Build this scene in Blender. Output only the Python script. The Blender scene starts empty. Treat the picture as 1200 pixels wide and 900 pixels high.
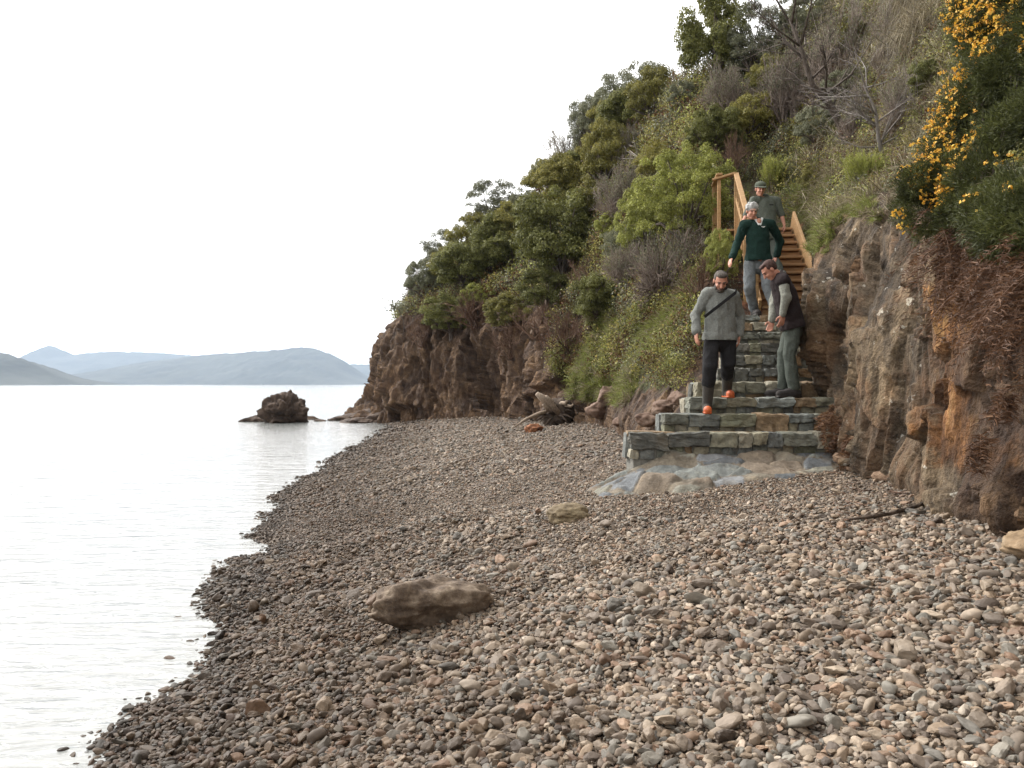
import bpy, bmesh, math, random
import numpy as np
from mathutils import Vector, Matrix
from mathutils.bvhtree import BVHTree

R = math.radians
F = 940.0            # focal length in pixels of the 1200 px wide photograph
EYE = 1.9            # eye height above the water
scene = bpy.context.scene
COL = scene.collection
rng = np.random.default_rng(7)
random.seed(7)


def P(px, py, d):
    """a point seen at pixel (px, py) at distance d in front of the camera"""
    return Vector(((px - 600) / F * d, d, EYE + (450 - py) / F * d))


# ------------------------------------------------------------------ noise
def _h(ix, iy, iz, s):
    n = (ix * 374761393 + iy * 668265263 + iz * 2147483647 + s * 1274126177) & 0xffffffff
    n = ((n ^ (n >> 13)) * 1274126177) & 0xffffffff
    n = ((n ^ (n >> 16)) * 2246822519) & 0xffffffff
    n = n ^ (n >> 15)
    return (n & 0xffffff) / float(0xffffff)


def vnoise(p, s=0):
    p = np.asarray(p, float)
    i = np.floor(p).astype(np.int64)
    f = p - i
    f = f * f * f * (f * (f * 6 - 15) + 10)
    x, y, z = i[..., 0], i[..., 1], i[..., 2]
    r = 0
    for dx in (0, 1):
        wx = f[..., 0] if dx else 1 - f[..., 0]
        for dy in (0, 1):
            wy = f[..., 1] if dy else 1 - f[..., 1]
            for dz in (0, 1):
                wz = f[..., 2] if dz else 1 - f[..., 2]
                r = r + wx * wy * wz * _h(x + dx, y + dy, z + dz, s)
    return r * 2 - 1


def fbm(p, octv=4, s=0, gain=.5):
    a, t, r = 1.0, 0.0, 0
    p = np.asarray(p, float)
    for k in range(octv):
        r = r + a * vnoise(p * (2.03 ** k) + 17.3 * k, s + k)
        t += a
        a *= gain
    return r / t


def ridged(p, octv=4, s=0):
    a, t, r = 1.0, 0.0, 0
    p = np.asarray(p, float)
    for k in range(octv):
        r = r + a * (1 - 2 * np.abs(vnoise(p * (2.1 ** k) + 9.1 * k, s + k)))
        t += a
        a *= .5
    return r / t


def worley(p, s=0):
    """F1, F2-F1 and the id of the nearest cell"""
    p = np.asarray(p, float)
    i = np.floor(p).astype(np.int64)
    b1 = np.full(p.shape[:-1], 9.0)
    b2 = np.full(p.shape[:-1], 9.0)
    idn = np.zeros(p.shape[:-1])
    for dx in (-1, 0, 1):
        for dy in (-1, 0, 1):
            for dz in (-1, 0, 1):
                c = i + np.array([dx, dy, dz])
                q = np.stack([c[..., 0] + _h(c[..., 0], c[..., 1], c[..., 2], s),
                              c[..., 1] + _h(c[..., 0], c[..., 1], c[..., 2], s + 1),
                              c[..., 2] + _h(c[..., 0], c[..., 1], c[..., 2], s + 2)], -1)
                d = np.sqrt(((q - p) ** 2).sum(-1))
                hid = _h(c[..., 0], c[..., 1], c[..., 2], s + 3)
                m = d < b1
                b2 = np.where(m, b1, np.minimum(b2, d))
                idn = np.where(m, hid, idn)
                b1 = np.where(m, d, b1)
    return b1, b2 - b1, idn


def facets(p, s=0, tilt=1.0):
    """planar facets: every cell is a tilted plane at its own depth; returns height and cell id"""
    p = np.asarray(p, float)
    i = np.floor(p).astype(np.int64)
    b1 = np.full(p.shape[:-1], 9.0)
    h = np.zeros(p.shape[:-1]); idn = np.zeros(p.shape[:-1])
    for dx in (-1, 0, 1):
        for dy in (-1, 0, 1):
            for dz in (-1, 0, 1):
                c = i + np.array([dx, dy, dz])
                H = [_h(c[..., 0], c[..., 1], c[..., 2], s + k) for k in range(7)]
                q = np.stack([c[..., 0] + H[0], c[..., 1] + H[1], c[..., 2] + H[2]], -1)
                e = p - q
                d = np.sqrt((e ** 2).sum(-1))
                m = d < b1
                pl = (H[3] - .5) + tilt * (e[..., 0] * (H[4] - .5) + e[..., 1] * (H[5] - .5) + e[..., 2] * (H[6] - .5) * .35) * 2
                h = np.where(m, pl, h); idn = np.where(m, H[3], idn)
                b1 = np.where(m, d, b1)
    return h, idn


# ------------------------------------------------------------------ objects
def tag(o, label=None, cat=None, group=None, kind=None):
    if label: o['label'] = label
    if cat: o['category'] = cat
    if group: o['group'] = group
    if kind: o['kind'] = kind
    return o


def empty(name, loc, label, cat, group=None):
    o = bpy.data.objects.new(name, None)
    COL.objects.link(o)
    o.location = loc
    o.empty_display_size = .1
    return tag(o, label, cat, group)


def link(name, me, mats=(), parent=None, smooth=True, world=True):
    """world=True: the mesh is in world coordinates; it is moved into the parent's frame"""
    o = bpy.data.objects.new(name, me)
    COL.objects.link(o)
    for m in (mats if isinstance(mats, (list, tuple)) else [mats]):
        if m and m.name not in [x.name for x in me.materials if x]: me.materials.append(m)
    if smooth and len(me.polygons):
        me.polygons.foreach_set('use_smooth', [True] * len(me.polygons))
    if parent is not None:
        o.parent = parent
        if world:
            me.transform(Matrix.Translation(-parent_loc(parent)))
    return o


def parent_loc(p):
    v = Vector((0, 0, 0))
    while p is not None:
        v += p.location
        p = p.parent
    return v


def pymesh(name, verts, faces):
    me = bpy.data.meshes.new(name)
    me.from_pydata([tuple(v) for v in verts], [], faces)
    me.update()
    return me


def npmesh(name, V, Q, cols=None, mat_idx=None, attr='tint'):
    """fast mesh from arrays; Q (n,3) or (n,4)"""
    V = np.asarray(V, np.float32)
    Q = np.asarray(Q, np.int32)
    k = Q.shape[1]
    me = bpy.data.meshes.new(name)
    me.vertices.add(len(V))
    me.vertices.foreach_set('co', V.ravel())
    me.loops.add(Q.size)
    me.loops.foreach_set('vertex_index', Q.ravel())
    me.polygons.add(len(Q))
    me.polygons.foreach_set('loop_start', np.arange(0, Q.size, k, dtype=np.int32))
    me.polygons.foreach_set('loop_total', np.full(len(Q), k, np.int32))
    if mat_idx is not None: me.polygons.foreach_set('material_index', np.asarray(mat_idx, np.int32))
    me.update(calc_edges=True)
    if cols is not None:
        a = me.color_attributes.new(attr, 'FLOAT_COLOR', 'POINT')
        c = np.ones((len(V), 4), np.float32)
        c[:, :cols.shape[1]] = cols
        a.data.foreach_set('color', c.ravel())
    return me


class Mesh:
    """collects pieces, builds one mesh"""
    def __init__(s): s.V, s.F, s.C = [], [], []

    def add(s, V, Fc, col=None):
        b = len(s.V)
        s.V += [tuple(v) for v in V]
        s.F += [tuple(i + b for i in f) for f in Fc]
        s.C += [tuple(col) if col is not None else (.5, .5, .5)] * len(V)

    def box(s, c, size, rz=0, col=None, rot=None, bev=.006):
        sx, sy, sz = [v / 2 for v in size]
        m = rot if rot is not None else Matrix.Rotation(rz, 3, 'Z')
        bm = bmesh.new()
        bmesh.ops.create_cube(bm, size=1)
        for v in bm.verts: v.co = Vector((v.co.x * sx * 2, v.co.y * sy * 2, v.co.z * sz * 2))
        if bev: bmesh.ops.bevel(bm, geom=bm.edges[:], offset=min(bev, sx * .6, sy * .6, sz * .6), segments=1, affect='EDGES')
        bm.verts.ensure_lookup_table()
        s.add([m @ v.co + Vector(c) for v in bm.verts], [[v.index for v in f.verts] for f in bm.faces], col)
        bm.free()

    def beam(s, a, b, w, h, col=None, up=Vector((0, 0, 1))):
        a, b = Vector(a), Vector(b)
        d = (b - a)
        x = d.normalized()
        y = up.cross(x)
        y = y.normalized() if y.length > 1e-4 else Vector((0, 1, 0))
        z = x.cross(y)
        m = Matrix((x, y, z)).transposed()
        s.box((a + b) / 2, (d.length, w, h), col=col, rot=m)

    def tube(s, pts, rad, n=6, jit=0, col=None, seed=0):
        pts = [Vector(p) for p in pts]
        rr = random.Random(seed)
        V, Fc = [], []
        prev = None
        for i, p in enumerate(pts):
            t = (pts[min(i + 1, len(pts) - 1)] - pts[max(i - 1, 0)])
            t = t.normalized() if t.length > 1e-6 else Vector((0, 0, 1))
            a = prev if prev is not None else (Vector((0, 0, 1)) if abs(t.z) < .9 else Vector((1, 0, 0)))
            a = (a - t * a.dot(t)).normalized()
            prev = a
            b = t.cross(a)
            for k in range(n):
                q = 2 * math.pi * k / n
                r = rad[i] * (1 + jit * (rr.random() - .5) * 2)
                V.append(p + a * math.cos(q) * r + b * math.sin(q) * r)
        for i in range(len(pts) - 1):
            for k in range(n):
                Fc.append((i * n + k, i * n + (k + 1) % n, (i + 1) * n + (k + 1) % n, (i + 1) * n + k))
        Fc.append(tuple(range(n))[::-1])
        Fc.append(tuple((len(pts) - 1) * n + k for k in range(n)))
        s.add(V, Fc, col)

    def mesh(s, name, attr='tint'):
        me = pymesh(name, s.V, s.F)
        a = me.color_attributes.new(attr, 'FLOAT_COLOR', 'POINT')
        a.data.foreach_set('color', np.array([c + (1,) for c in s.C], np.float32).ravel())
        return me


# ------------------------------------------------------------------ materials
class NT:
    def __init__(s, nt): s.nt = nt

    def n(s, typ, **kw):
        nd = s.nt.nodes.new(typ)
        for k, v in kw.items():
            if k.startswith('i_'):
                nd.inputs[k[2:].replace('_', ' ')].default_value = v
            else: setattr(nd, k, v)
        return nd

    def l(s, a, b): s.nt.links.new(a, b)

    def ramp(s, fac, stops, interp='LINEAR'):
        r = s.n('ShaderNodeValToRGB')
        r.color_ramp.interpolation = interp
        e = r.color_ramp.elements
        while len(e) < len(stops): e.new(.5)
        for el, (p, c) in zip(e, stops):
            el.position = p
            el.color = (c if len(c) == 4 else tuple(c) + (1,)) if hasattr(c, '__len__') else (c, c, c, 1)
        s.l(fac, r.inputs[0])
        return r.outputs[0]

    def mix(s, f, a, b, blend='MIX'):
        m = s.n('ShaderNodeMix', data_type='RGBA', blend_type=blend)
        if hasattr(f, 'links'): s.l(f, m.inputs[0])
        else: m.inputs[0].default_value = f
        for v, i in ((a, 6), (b, 7)):
            if hasattr(v, 'links'): s.l(v, m.inputs[i])
            else: m.inputs[i].default_value = tuple(v) + (1,) if len(v) == 3 else v
        return m.outputs[2]

    def noise(s, scale, detail=6, rough=.6, coord=None, stretch=None, dist=0):
        t = s.n('ShaderNodeTexNoise')
        t.inputs['Scale'].default_value = scale
        t.inputs['Detail'].default_value = detail
        t.inputs['Roughness'].default_value = rough
        t.inputs['Distortion'].default_value = dist
        c = coord if coord is not None else s.coord()
        if stretch:
            m = s.n('ShaderNodeMapping')
            m.inputs['Scale'].default_value = stretch
            s.l(c, m.inputs['Vector'])
            c = m.outputs[0]
        s.l(c, t.inputs['Vector'])
        return t.outputs[0]

    def coord(s):
        if not hasattr(s, '_c'):
            s._c = s.n('ShaderNodeTexCoord').outputs['Object']
        return s._c

    def math(s, op, a, b=0.0, clamp=False):
        m = s.n('ShaderNodeMath', operation=op, use_clamp=clamp)
        for v, i in ((a, 0), (b, 1)):
            if hasattr(v, 'links'): s.l(v, m.inputs[i])
            else: m.inputs[i].default_value = v
        return m.outputs[0]


def newmat(name):
    m = bpy.data.materials.new(name)
    m.use_nodes = True
    t = NT(m.node_tree)
    b = m.node_tree.nodes['Principled BSDF']
    b.inputs['Specular IOR Level'].default_value = .3
    return m, t, b


def bump(t, b, h, dist=.01, strength=1.0):
    bp = t.n('ShaderNodeBump')
    bp.inputs['Distance'].default_value = dist
    bp.inputs['Strength'].default_value = strength
    t.l(h, bp.inputs['Height'])
    t.l(bp.outputs[0], b.inputs['Normal'])
    return bp


def simple(name, c1, c2, scale=20, rough=.85, bd=.004, stretch=None, spec=.3):
    m, t, b = newmat(name)
    n = t.noise(scale, stretch=stretch)
    t.l(t.ramp(n, [(.3, c1), (.7, c2)]), b.inputs['Base Color'])
    b.inputs['Roughness'].default_value = rough
    b.inputs['Specular IOR Level'].default_value = spec
    bump(t, b, n, bd)
    return m


def leafmat(name, stops, rough=.6, transl=.25):
    """stops picked by the leaf's own tint value"""
    m, t, b = newmat(name)
    a = t.n('ShaderNodeAttribute', attribute_name='tint')
    oi = t.n('ShaderNodeObjectInfo')
    f = t.math('ADD', t.math('MULTIPLY', t.n('ShaderNodeSeparateColor').outputs[0], 1.0), 0)
    sep = [x for x in t.nt.nodes if x.bl_idname == 'ShaderNodeSeparateColor'][0]
    t.l(a.outputs['Color'], sep.inputs[0])
    f = t.math('ADD', f, t.math('MULTIPLY', t.math('SUBTRACT', oi.outputs['Random'], .5), .22), clamp=True)
    c = t.ramp(f, stops)
    t.l(c, b.inputs['Base Color'])
    b.inputs['Roughness'].default_value = rough
    out = t.nt.nodes['Material Output']
    tr = t.n('ShaderNodeBsdfTranslucent')
    t.l(c, tr.inputs[0])
    mx = t.n('ShaderNodeMixShader')
    mx.inputs[0].default_value = transl
    t.l(b.outputs[0], mx.inputs[1])
    t.l(tr.outputs[0], mx.inputs[2])
    t.l(mx.outputs[0], out.inputs[0])
    return m


# ------------------------------------------------------------------ camera, light, sky
cam_d = bpy.data.cameras.new('camera')
cam_d.sensor_width = 36
cam_d.lens = 36 * F / 1200
cam_d.clip_end = 30000
cam_d.clip_start = .05
cam = bpy.data.objects.new('camera', cam_d)
COL.objects.link(cam)
cam.location = (0, 0, EYE)
cam.rotation_euler = (R(90), 0, 0)
scene.camera = cam

SUN_AZ = R(-52)      # from +Y towards +X; the bright part of the cloud is ahead on the left
SUN_EL = R(40)
sd = Vector((math.sin(SUN_AZ) * math.cos(SUN_EL), math.cos(SUN_AZ) * math.cos(SUN_EL), math.sin(SUN_EL)))
sun_d = bpy.data.lights.new('sun', 'SUN')
sun_d.energy = 2.7
sun_d.angle = R(10)
sun_d.color = (1, .96, .9)
sun = bpy.data.objects.new('sun', sun_d)
COL.objects.link(sun)
sun.rotation_euler = (-sd).to_track_quat('-Z', 'Y').to_euler()

world = bpy.data.worlds.new('World')
scene.world = world
world.use_nodes = True
wt = NT(world.node_tree)
bg = world.node_tree.nodes['Background']
sky = wt.n('ShaderNodeTexSky', sky_type='NISHITA', sun_disc=False)
sky.sun_elevation = SUN_EL
sky.sun_rotation = SUN_AZ
sky.dust_density = 4
geo = wt.n('ShaderNodeTexCoord')
dot = wt.n('ShaderNodeVectorMath', operation='DOT_PRODUCT')
nrm = wt.n('ShaderNodeVectorMath', operation='NORMALIZE')
wt.l(geo.outputs['Generated'], nrm.inputs[0])
wt.l(nrm.outputs[0], dot.inputs[0])
dot.inputs[1].default_value = sd
glow = wt.math('POWER', wt.math('MAXIMUM', wt.math('MULTIPLY', wt.math('ADD', dot.outputs['Value'], 1), .5), 0.0), 5.0)
cn = wt.noise(2.2, 5, .5, coord=nrm.outputs[0])
lum = wt.math('MULTIPLY', wt.math('ADD', wt.math('MULTIPLY', glow, 46.0), 10.4), wt.math('ADD', wt.math('MULTIPLY', cn, .3), .85))
cl = wt.n('ShaderNodeVectorMath', operation='SCALE')
cl.inputs[0].default_value = (1.0, .985, .965)
wt.l(lum, cl.inputs['Scale'])
wt.l(wt.mix(.93, sky.outputs[0], cl.outputs[0]), bg.inputs[0])
bg.inputs[1].default_value = .1

scene.view_settings.view_transform = 'Standard'
scene.view_settings.look = 'None'
scene.view_settings.gamma = 1
scene.view_settings.exposure = 0
scene.cycles.max_bounces = 5
scene.cycles.diffuse_bounces = 3
scene.cycles.glossy_bounces = 2
scene.cycles.transmission_bounces = 3
scene.cycles.volume_bounces = 1

# ------------------------------------------------------------------ beach
SY = np.array([-12, 0, 4.0, 4.7, 5.95, 8.9, 13.7, 21, 36, 42, 60.])
SX = np.array([-1.95, -1.75, -1.88, -2.02, -2.2, -2.85, -4.0, -4.5, -5.5, -7.2, -7.5])
HD = np.array([-60, -8, -2, 0, 1, 2, 3.2, 5, 7, 10, 30.])
HZ = np.array([-2.2, -1.3, -.36, 0, .2, .38, .64, .86, 1.06, 1.3, 1.6])


def beach_z(x, y):
    x = np.asarray(x, float); y = np.asarray(y, float)
    d = x - np.interp(y, SY, SX)
    p = np.stack([x, y, 0 * x], -1)
    d = d + .22 * vnoise(p * 1.3, 3) + .1 * vnoise(p * 3.7, 4)
    z = np.interp(d, HD, HZ)
    k = np.clip((y - 16) / 8, 0, 1)
    z = np.where(z > 0, z * (1 - .2 * k), z)
    z = z + .045 * np.exp(-((x - 2.1) / 1.9) ** 4 - ((y - 8.35) / .95) ** 2)
    return z + .02 * vnoise(p * 1.1, 5) + .008 * vnoise(p * 4.0, 6)


def beach_d(x, y):
    return np.asarray(x) - np.interp(y, SY, SX)


def build_beach():
    xs = np.concatenate([np.arange(-40, -8, 2.0), np.arange(-8, 6, .07), np.arange(6, 30, 1.0)])
    ys = np.concatenate([np.arange(-12, 0, .5), np.arange(0, 12, .07), np.arange(12, 30, .15), np.arange(30, 62, .4)])
    X, Y = np.meshgrid(xs, ys)
    Z = beach_z(X, Y)
    p = np.stack([X, Y, Z], -1)
    near = np.clip(1.3 - Y / 30, .1, 1)
    Z = Z + near * .008 * (fbm(p * 9, 3, 11))
    V = np.stack([X, Y, Z], -1).reshape(-1, 3)
    h, w = X.shape
    i = np.arange(h * w).reshape(h, w)
    Q = np.stack([i[:-1, :-1], i[:-1, 1:], i[1:, 1:], i[1:, :-1]], -1).reshape(-1, 4)
    me = npmesh('beach', V, Q)
    m, t, b = newmat('gravel')
    c = t.coord()
    vo = t.n('ShaderNodeTexVoronoi')
    vo.inputs['Scale'].default_value = 34
    t.l(c, vo.inputs['Vector'])
    vo2 = t.n('ShaderNodeTexVoronoi')
    vo2.inputs['Scale'].default_value = 75
    t.l(c, vo2.inputs['Vector'])
    sp = t.n('ShaderNodeSeparateColor'); t.l(vo.outputs['Color'], sp.inputs[0])
    sp2 = t.n('ShaderNodeSeparateColor'); t.l(vo2.outputs['Color'], sp2.inputs[0])
    st = [(0, (.035, .024, .018)), (.3, (.08, .058, .042)), (.6, (.135, .1, .076)), (.85, (.19, .155, .122)), (1, (.32, .28, .23))]
    c1 = t.ramp(sp.outputs[0], st)
    c2 = t.ramp(sp2.outputs[1], st)
    big = t.noise(.7, 4)
    col = t.mix(.5, c1, c2)
    col = t.mix(1.0, col, t.ramp(big, [(.3, (.8, .76, .72)), (.7, (1.1, 1.08, 1.06))]), 'MULTIPLY')
    t.l(col, b.inputs['Base Color'])
    b.inputs['Roughness'].default_value = .75
    vo3 = t.n('ShaderNodeTexVoronoi'); vo3.inputs['Scale'].default_value = 11; t.l(c, vo3.inputs['Vector'])
    hgt = t.math('ADD', t.math('MULTIPLY', vo.outputs['Distance'], -1.4), t.math('MULTIPLY', vo2.outputs['Distance'], -.6))
    hgt = t.math('ADD', hgt, t.math('MULTIPLY', vo3.outputs['Distance'], -2.0))
    bump(t, b, hgt, .022)
    o = link('beach', me, m)
    tag(o, 'grey brown shingle beach sloping down to the water', kind='structure')


build_beach()

# ------------------------------------------------------------------ scatter by geometry nodes
HID = {}


def scatter(name, pts, rots, scl, idx, cols, sources, label, cat, mats=None):
    coll = bpy.data.collections.new(name + '_kinds')
    for k, me in enumerate(sources):
        so = bpy.data.objects.new('%s_kind_%02d' % (name, k), me)
        coll.objects.link(so)
    n = len(pts)
    me = bpy.data.meshes.new(name)
    me.vertices.add(n)
    me.vertices.foreach_set('co', np.asarray(pts, np.float32).ravel())
    a = me.attributes.new('rot', 'FLOAT_VECTOR', 'POINT'); a.data.foreach_set('vector', np.asarray(rots, np.float32).ravel())
    a = me.attributes.new('scl', 'FLOAT_VECTOR', 'POINT'); a.data.foreach_set('vector', np.asarray(scl, np.float32).ravel())
    a = me.attributes.new('idx', 'INT', 'POINT'); a.data.foreach_set('value', np.asarray(idx, np.int32))
    c4 = np.ones((n, 4), np.float32); c4[:, :3] = cols
    a = me.attributes.new('pcol', 'FLOAT_COLOR', 'POINT'); a.data.foreach_set('color', c4.ravel())
    o = bpy.data.objects.new(name, me)
    COL.objects.link(o)
    ng = bpy.data.node_groups.new(name, 'GeometryNodeTree')
    ng.interface.new_socket('Geometry', in_out='INPUT', socket_type='NodeSocketGeometry')
    ng.interface.new_socket('Geometry', in_out='OUTPUT', socket_type='NodeSocketGeometry')
    N = ng.nodes; L = ng.links
    gi = N.new('NodeGroupInput'); go = N.new('NodeGroupOutput')
    ci = N.new('GeometryNodeCollectionInfo')
    ci.inputs['Collection'].default_value = coll
    ci.inputs['Separate Children'].default_value = True
    ci.inputs['Reset Children'].default_value = True
    ip = N.new('GeometryNodeInstanceOnPoints')
    ip.inputs['Pick Instance'].default_value = True

    def na(nm, typ):
        x = N.new('GeometryNodeInputNamedAttribute'); x.data_type = typ
        x.inputs['Name'].default_value = nm
        return x.outputs['Attribute']
    er = N.new('FunctionNodeEulerToRotation')
    L.new(na('rot', 'FLOAT_VECTOR'), er.inputs[0])
    L.new(gi.outputs[0], ip.inputs['Points'])
    L.new(ci.outputs[0], ip.inputs['Instance'])
    L.new(na('idx', 'INT'), ip.inputs['Instance Index'])
    L.new(er.outputs[0], ip.inputs['Rotation'])
    L.new(na('scl', 'FLOAT_VECTOR'), ip.inputs['Scale'])
    L.new(ip.outputs[0], go.inputs[0])
    md = o.modifiers.new('scatter', 'NODES')
    md.node_group = ng
    tag(o, label, cat, kind='stuff')
    return o


def ico(sub=2):
    bm = bmesh.new()
    bmesh.ops.create_icosphere(bm, subdivisions=sub, radius=1)
    V = np.array([v.co[:] for v in bm.verts]); Fc = np.array([[v.index for v in f.verts] for f in bm.faces])
    bm.free()
    return V, Fc


def rock_mesh(name, sub, seed, rough=.25, flat=(1, 1, 1), freq=1.2, facets=0.0):
    V, Fc = ico(sub)
    if facets:
        rr = np.random.default_rng(seed)
        for k in range(9):
            n = rr.normal(size=3); n /= np.linalg.norm(n)
            h = rr.uniform(.55, .88)
            d = V @ n
            over = np.maximum(d - h, 0)
            V = V - over[:, None] * n * facets
    s = 1 + rough * fbm(V * freq + seed * 3.1, 3, seed)
    V = V * s[:, None] * np.array(flat)
    return npmesh(name, V, Fc)


def build_pebbles():
    m, t, b = newmat('pebble')
    a = t.n('ShaderNodeAttribute', attribute_name='pcol', attribute_type='INSTANCER')
    n = t.noise(1.8, 5, .65)
    c = t.mix(1.0, a.outputs['Color'], t.ramp(n, [(.25, (.72, .7, .68)), (.7, (1.12, 1.1, 1.08))]), 'MULTIPLY')
    t.l(c, b.inputs['Base Color'])
    b.inputs['Roughness'].default_value = .62
    src = []
    for k in range(12):
        me = rock_mesh('pebble%d' % k, 3, k + 3, .3, (1, .7 + .04 * (k % 4), .42 + .07 * (k % 5)), 1.2, .92)
        me.materials.append(m)
        me.polygons.foreach_set('use_smooth', [k % 4 == 0] * len(me.polygons))
        src.append(me)
    pts, siz = [], []

    def layer(x0, x1, y0, y1, cell, size, keep):
        nx = int((x1 - x0) / cell); ny = int((y1 - y0) / cell)
        gx, gy = np.meshgrid(np.arange(nx), np.arange(ny))
        x = x0 + (gx.ravel() + rng.uniform(-.2, 1.2, nx * ny)) * cell
        y = y0 + (gy.ravel() + rng.uniform(-.2, 1.2, nx * ny)) * cell
        s = size * np.exp(rng.normal(0, .3, len(x)))
        px = 600 + F * x / y
        k = keep(x, y, beach_d(x, y)) & (px > -60) & (px < 1300) & (beach_z(x, y) > -.11)
        pts.append(np.stack([x, y], -1)[k]); siz.append(s[k])

    def zone(x, y):
        """coarse (1) or fine (0) shingle"""
        p = np.stack([x, y, 0 * x], -1)
        d = beach_d(x, y)
        c = np.clip((6.0 + .35 * x - y) / 1.0, 0, 1) * np.clip(.25 + (x + 1.2) / 2.2, 0, 1)   # near right bank of big stones
        c2 = .55 * np.clip((3.2 - d) / 1.2, 0, 1)                                     # strand near the water
        return np.clip(np.maximum(c, c2) + .3 * vnoise(p * .9, 21), 0, 1)
    # big stones
    layer(-3.4, 5, 2.6, 9.0, .037, .0215, lambda x, y, d: rng.random(len(x)) < np.clip(zone(x, y) * 1.5 - .05, 0, 1))
    layer(-1.5, 5, 2.6, 4.9, .052, .0275, lambda x, y, d: rng.random(len(x)) < .6 * zone(x, y))
    # medium stones everywhere near
    layer(-4.2, 5, 2.6, 11.0, .026, .0132, lambda x, y, d: rng.random(len(x)) < np.where(y < 8.2, .9, .6) * np.where((x > -.6) & (y > 6.3 + .3 * x), .4, 1))
    # small gravel
    layer(-2.5, 5, 4.8, 10.5, .0225, .0098, lambda x, y, d: (rng.random(len(x)) < .85 * (1 - zone(x, y))))
    # far
    layer(-6, 4, 11, 17, .044, .0195, lambda x, y, d: rng.random(len(x)) < np.where(d < 4, .9, .4))
    layer(-7, 3, 17, 27, .07, .025, lambda x, y, d: rng.random(len(x)) < np.where(d < 4, .8, .4))
    layer(-8, 1, 27, 44, .13, .036, lambda x, y, d: rng.random(len(x)) < .6)
    # a few cobbles
    layer(-3.0, 5, 2.6, 8.0, .3, .036, lambda x, y, d: rng.random(len(x)) < .35 * zone(x, y) + .1)
    xy = np.concatenate(pts); s = np.concatenate(siz)
    n = len(xy)
    fine = (s < .0135)[:, None]
    z = beach_z(xy[:, 0], xy[:, 1]) + s * rng.uniform(.05, .75, n)
    pal = np.array([.87, .805, .72]) * np.array([(.235, .195, .155), (.31, .26, .2), (.18, .148, .12), (.17, .17, .16), (.27, .205, .14), (.22, .14, .09),
                    (.125, .1, .083), (.38, .32, .255), (.21, .21, .19), (.3, .2, .13), (.46, .42, .36)])
    w = np.array([20, 14, 16, 10, 14, 9, 9, 5, 8, 5, 1.0]); w /= w.sum()
    ci = rng.choice(len(pal), n, p=w)
    col = pal[ci] * rng.uniform(.7, 1.25, n)[:, None]
    col = col * .72 + col.mean(1, keepdims=True) * np.array([1.08, .98, .9]) * .28
    col = np.where(fine, col * np.array([.84, .79, .74]), col)
    d = beach_d(xy[:, 0], xy[:, 1]) + .25 * vnoise(np.stack([xy[:, 0], xy[:, 1], 0 * xy[:, 0]], -1) * 2, 8)
    wet = np.clip(1.5 - d * .55, 0, 1)[:, None]
    col = col * (1 - .52 * wet * np.array([1.0, 1.1, 1.2]))
    col = col * (1 - .35 * np.clip((.45 - d) / .25, 0, 1))[:, None]
    rots = np.stack([rng.normal(0, .35, n), rng.normal(0, .35, n), rng.uniform(0, 6.28, n)], -1)
    scl = s[:, None] * np.stack([rng.uniform(.9, 1.35, n), rng.uniform(.85, 1.15, n), rng.uniform(.8, 1.3, n)], -1)
    scatter('pebbles', np.column_stack([xy, z]), rots, scl, rng.integers(0, 12, n), col, src,
            'loose rounded grey and brown pebbles covering the beach', 'pebbles')
    print('pebbles', n)


build_pebbles()


# ------------------------------------------------------------------ water
def build_water():
    m, t, b = newmat('sea_water')
    b.inputs['Base Color'].default_value = (.25, .255, .245, 1)
    b.inputs['Roughness'].default_value = .06
    b.inputs['IOR'].default_value = 1.34
    b.inputs['Specular IOR Level'].default_value = .5
    n1 = t.noise(1.4, 3, .5, stretch=(.55, 1.9, 1), dist=.8)
    n2 = t.noise(5.5, 4, .55, stretch=(.5, 1.5, 1), dist=1.2)
    n3 = t.noise(.12, 3, .5)
    h = t.math('ADD', t.math('MULTIPLY', n1, .6), t.math('MULTIPLY', n2, .3))
    h = t.math('MULTIPLY', h, t.math('ADD', n3, .35))
    bump(t, b, h, .1)
    xs = np.concatenate([np.linspace(-8500, -30, 12), np.arange(-29.5, 0, .5), [40, 8500]])
    ys = np.concatenate([[-150], np.arange(-12, 60, .5), np.linspace(70, 8600, 14)])
    X, Y = np.meshgrid(xs, ys)
    h_, w = X.shape
    i = np.arange(h_ * w).reshape(h_, w)
    Q = np.stack([i[:-1, :-1], i[:-1, 1:], i[1:, 1:], i[1:, :-1]], -1).reshape(-1, 4)
    o = link('water', npmesh('water', np.stack([X, Y, 0 * X], -1).reshape(-1, 3), Q), m)
    tag(o, 'pale calm sea with small ripples', kind='structure')


build_water()


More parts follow.
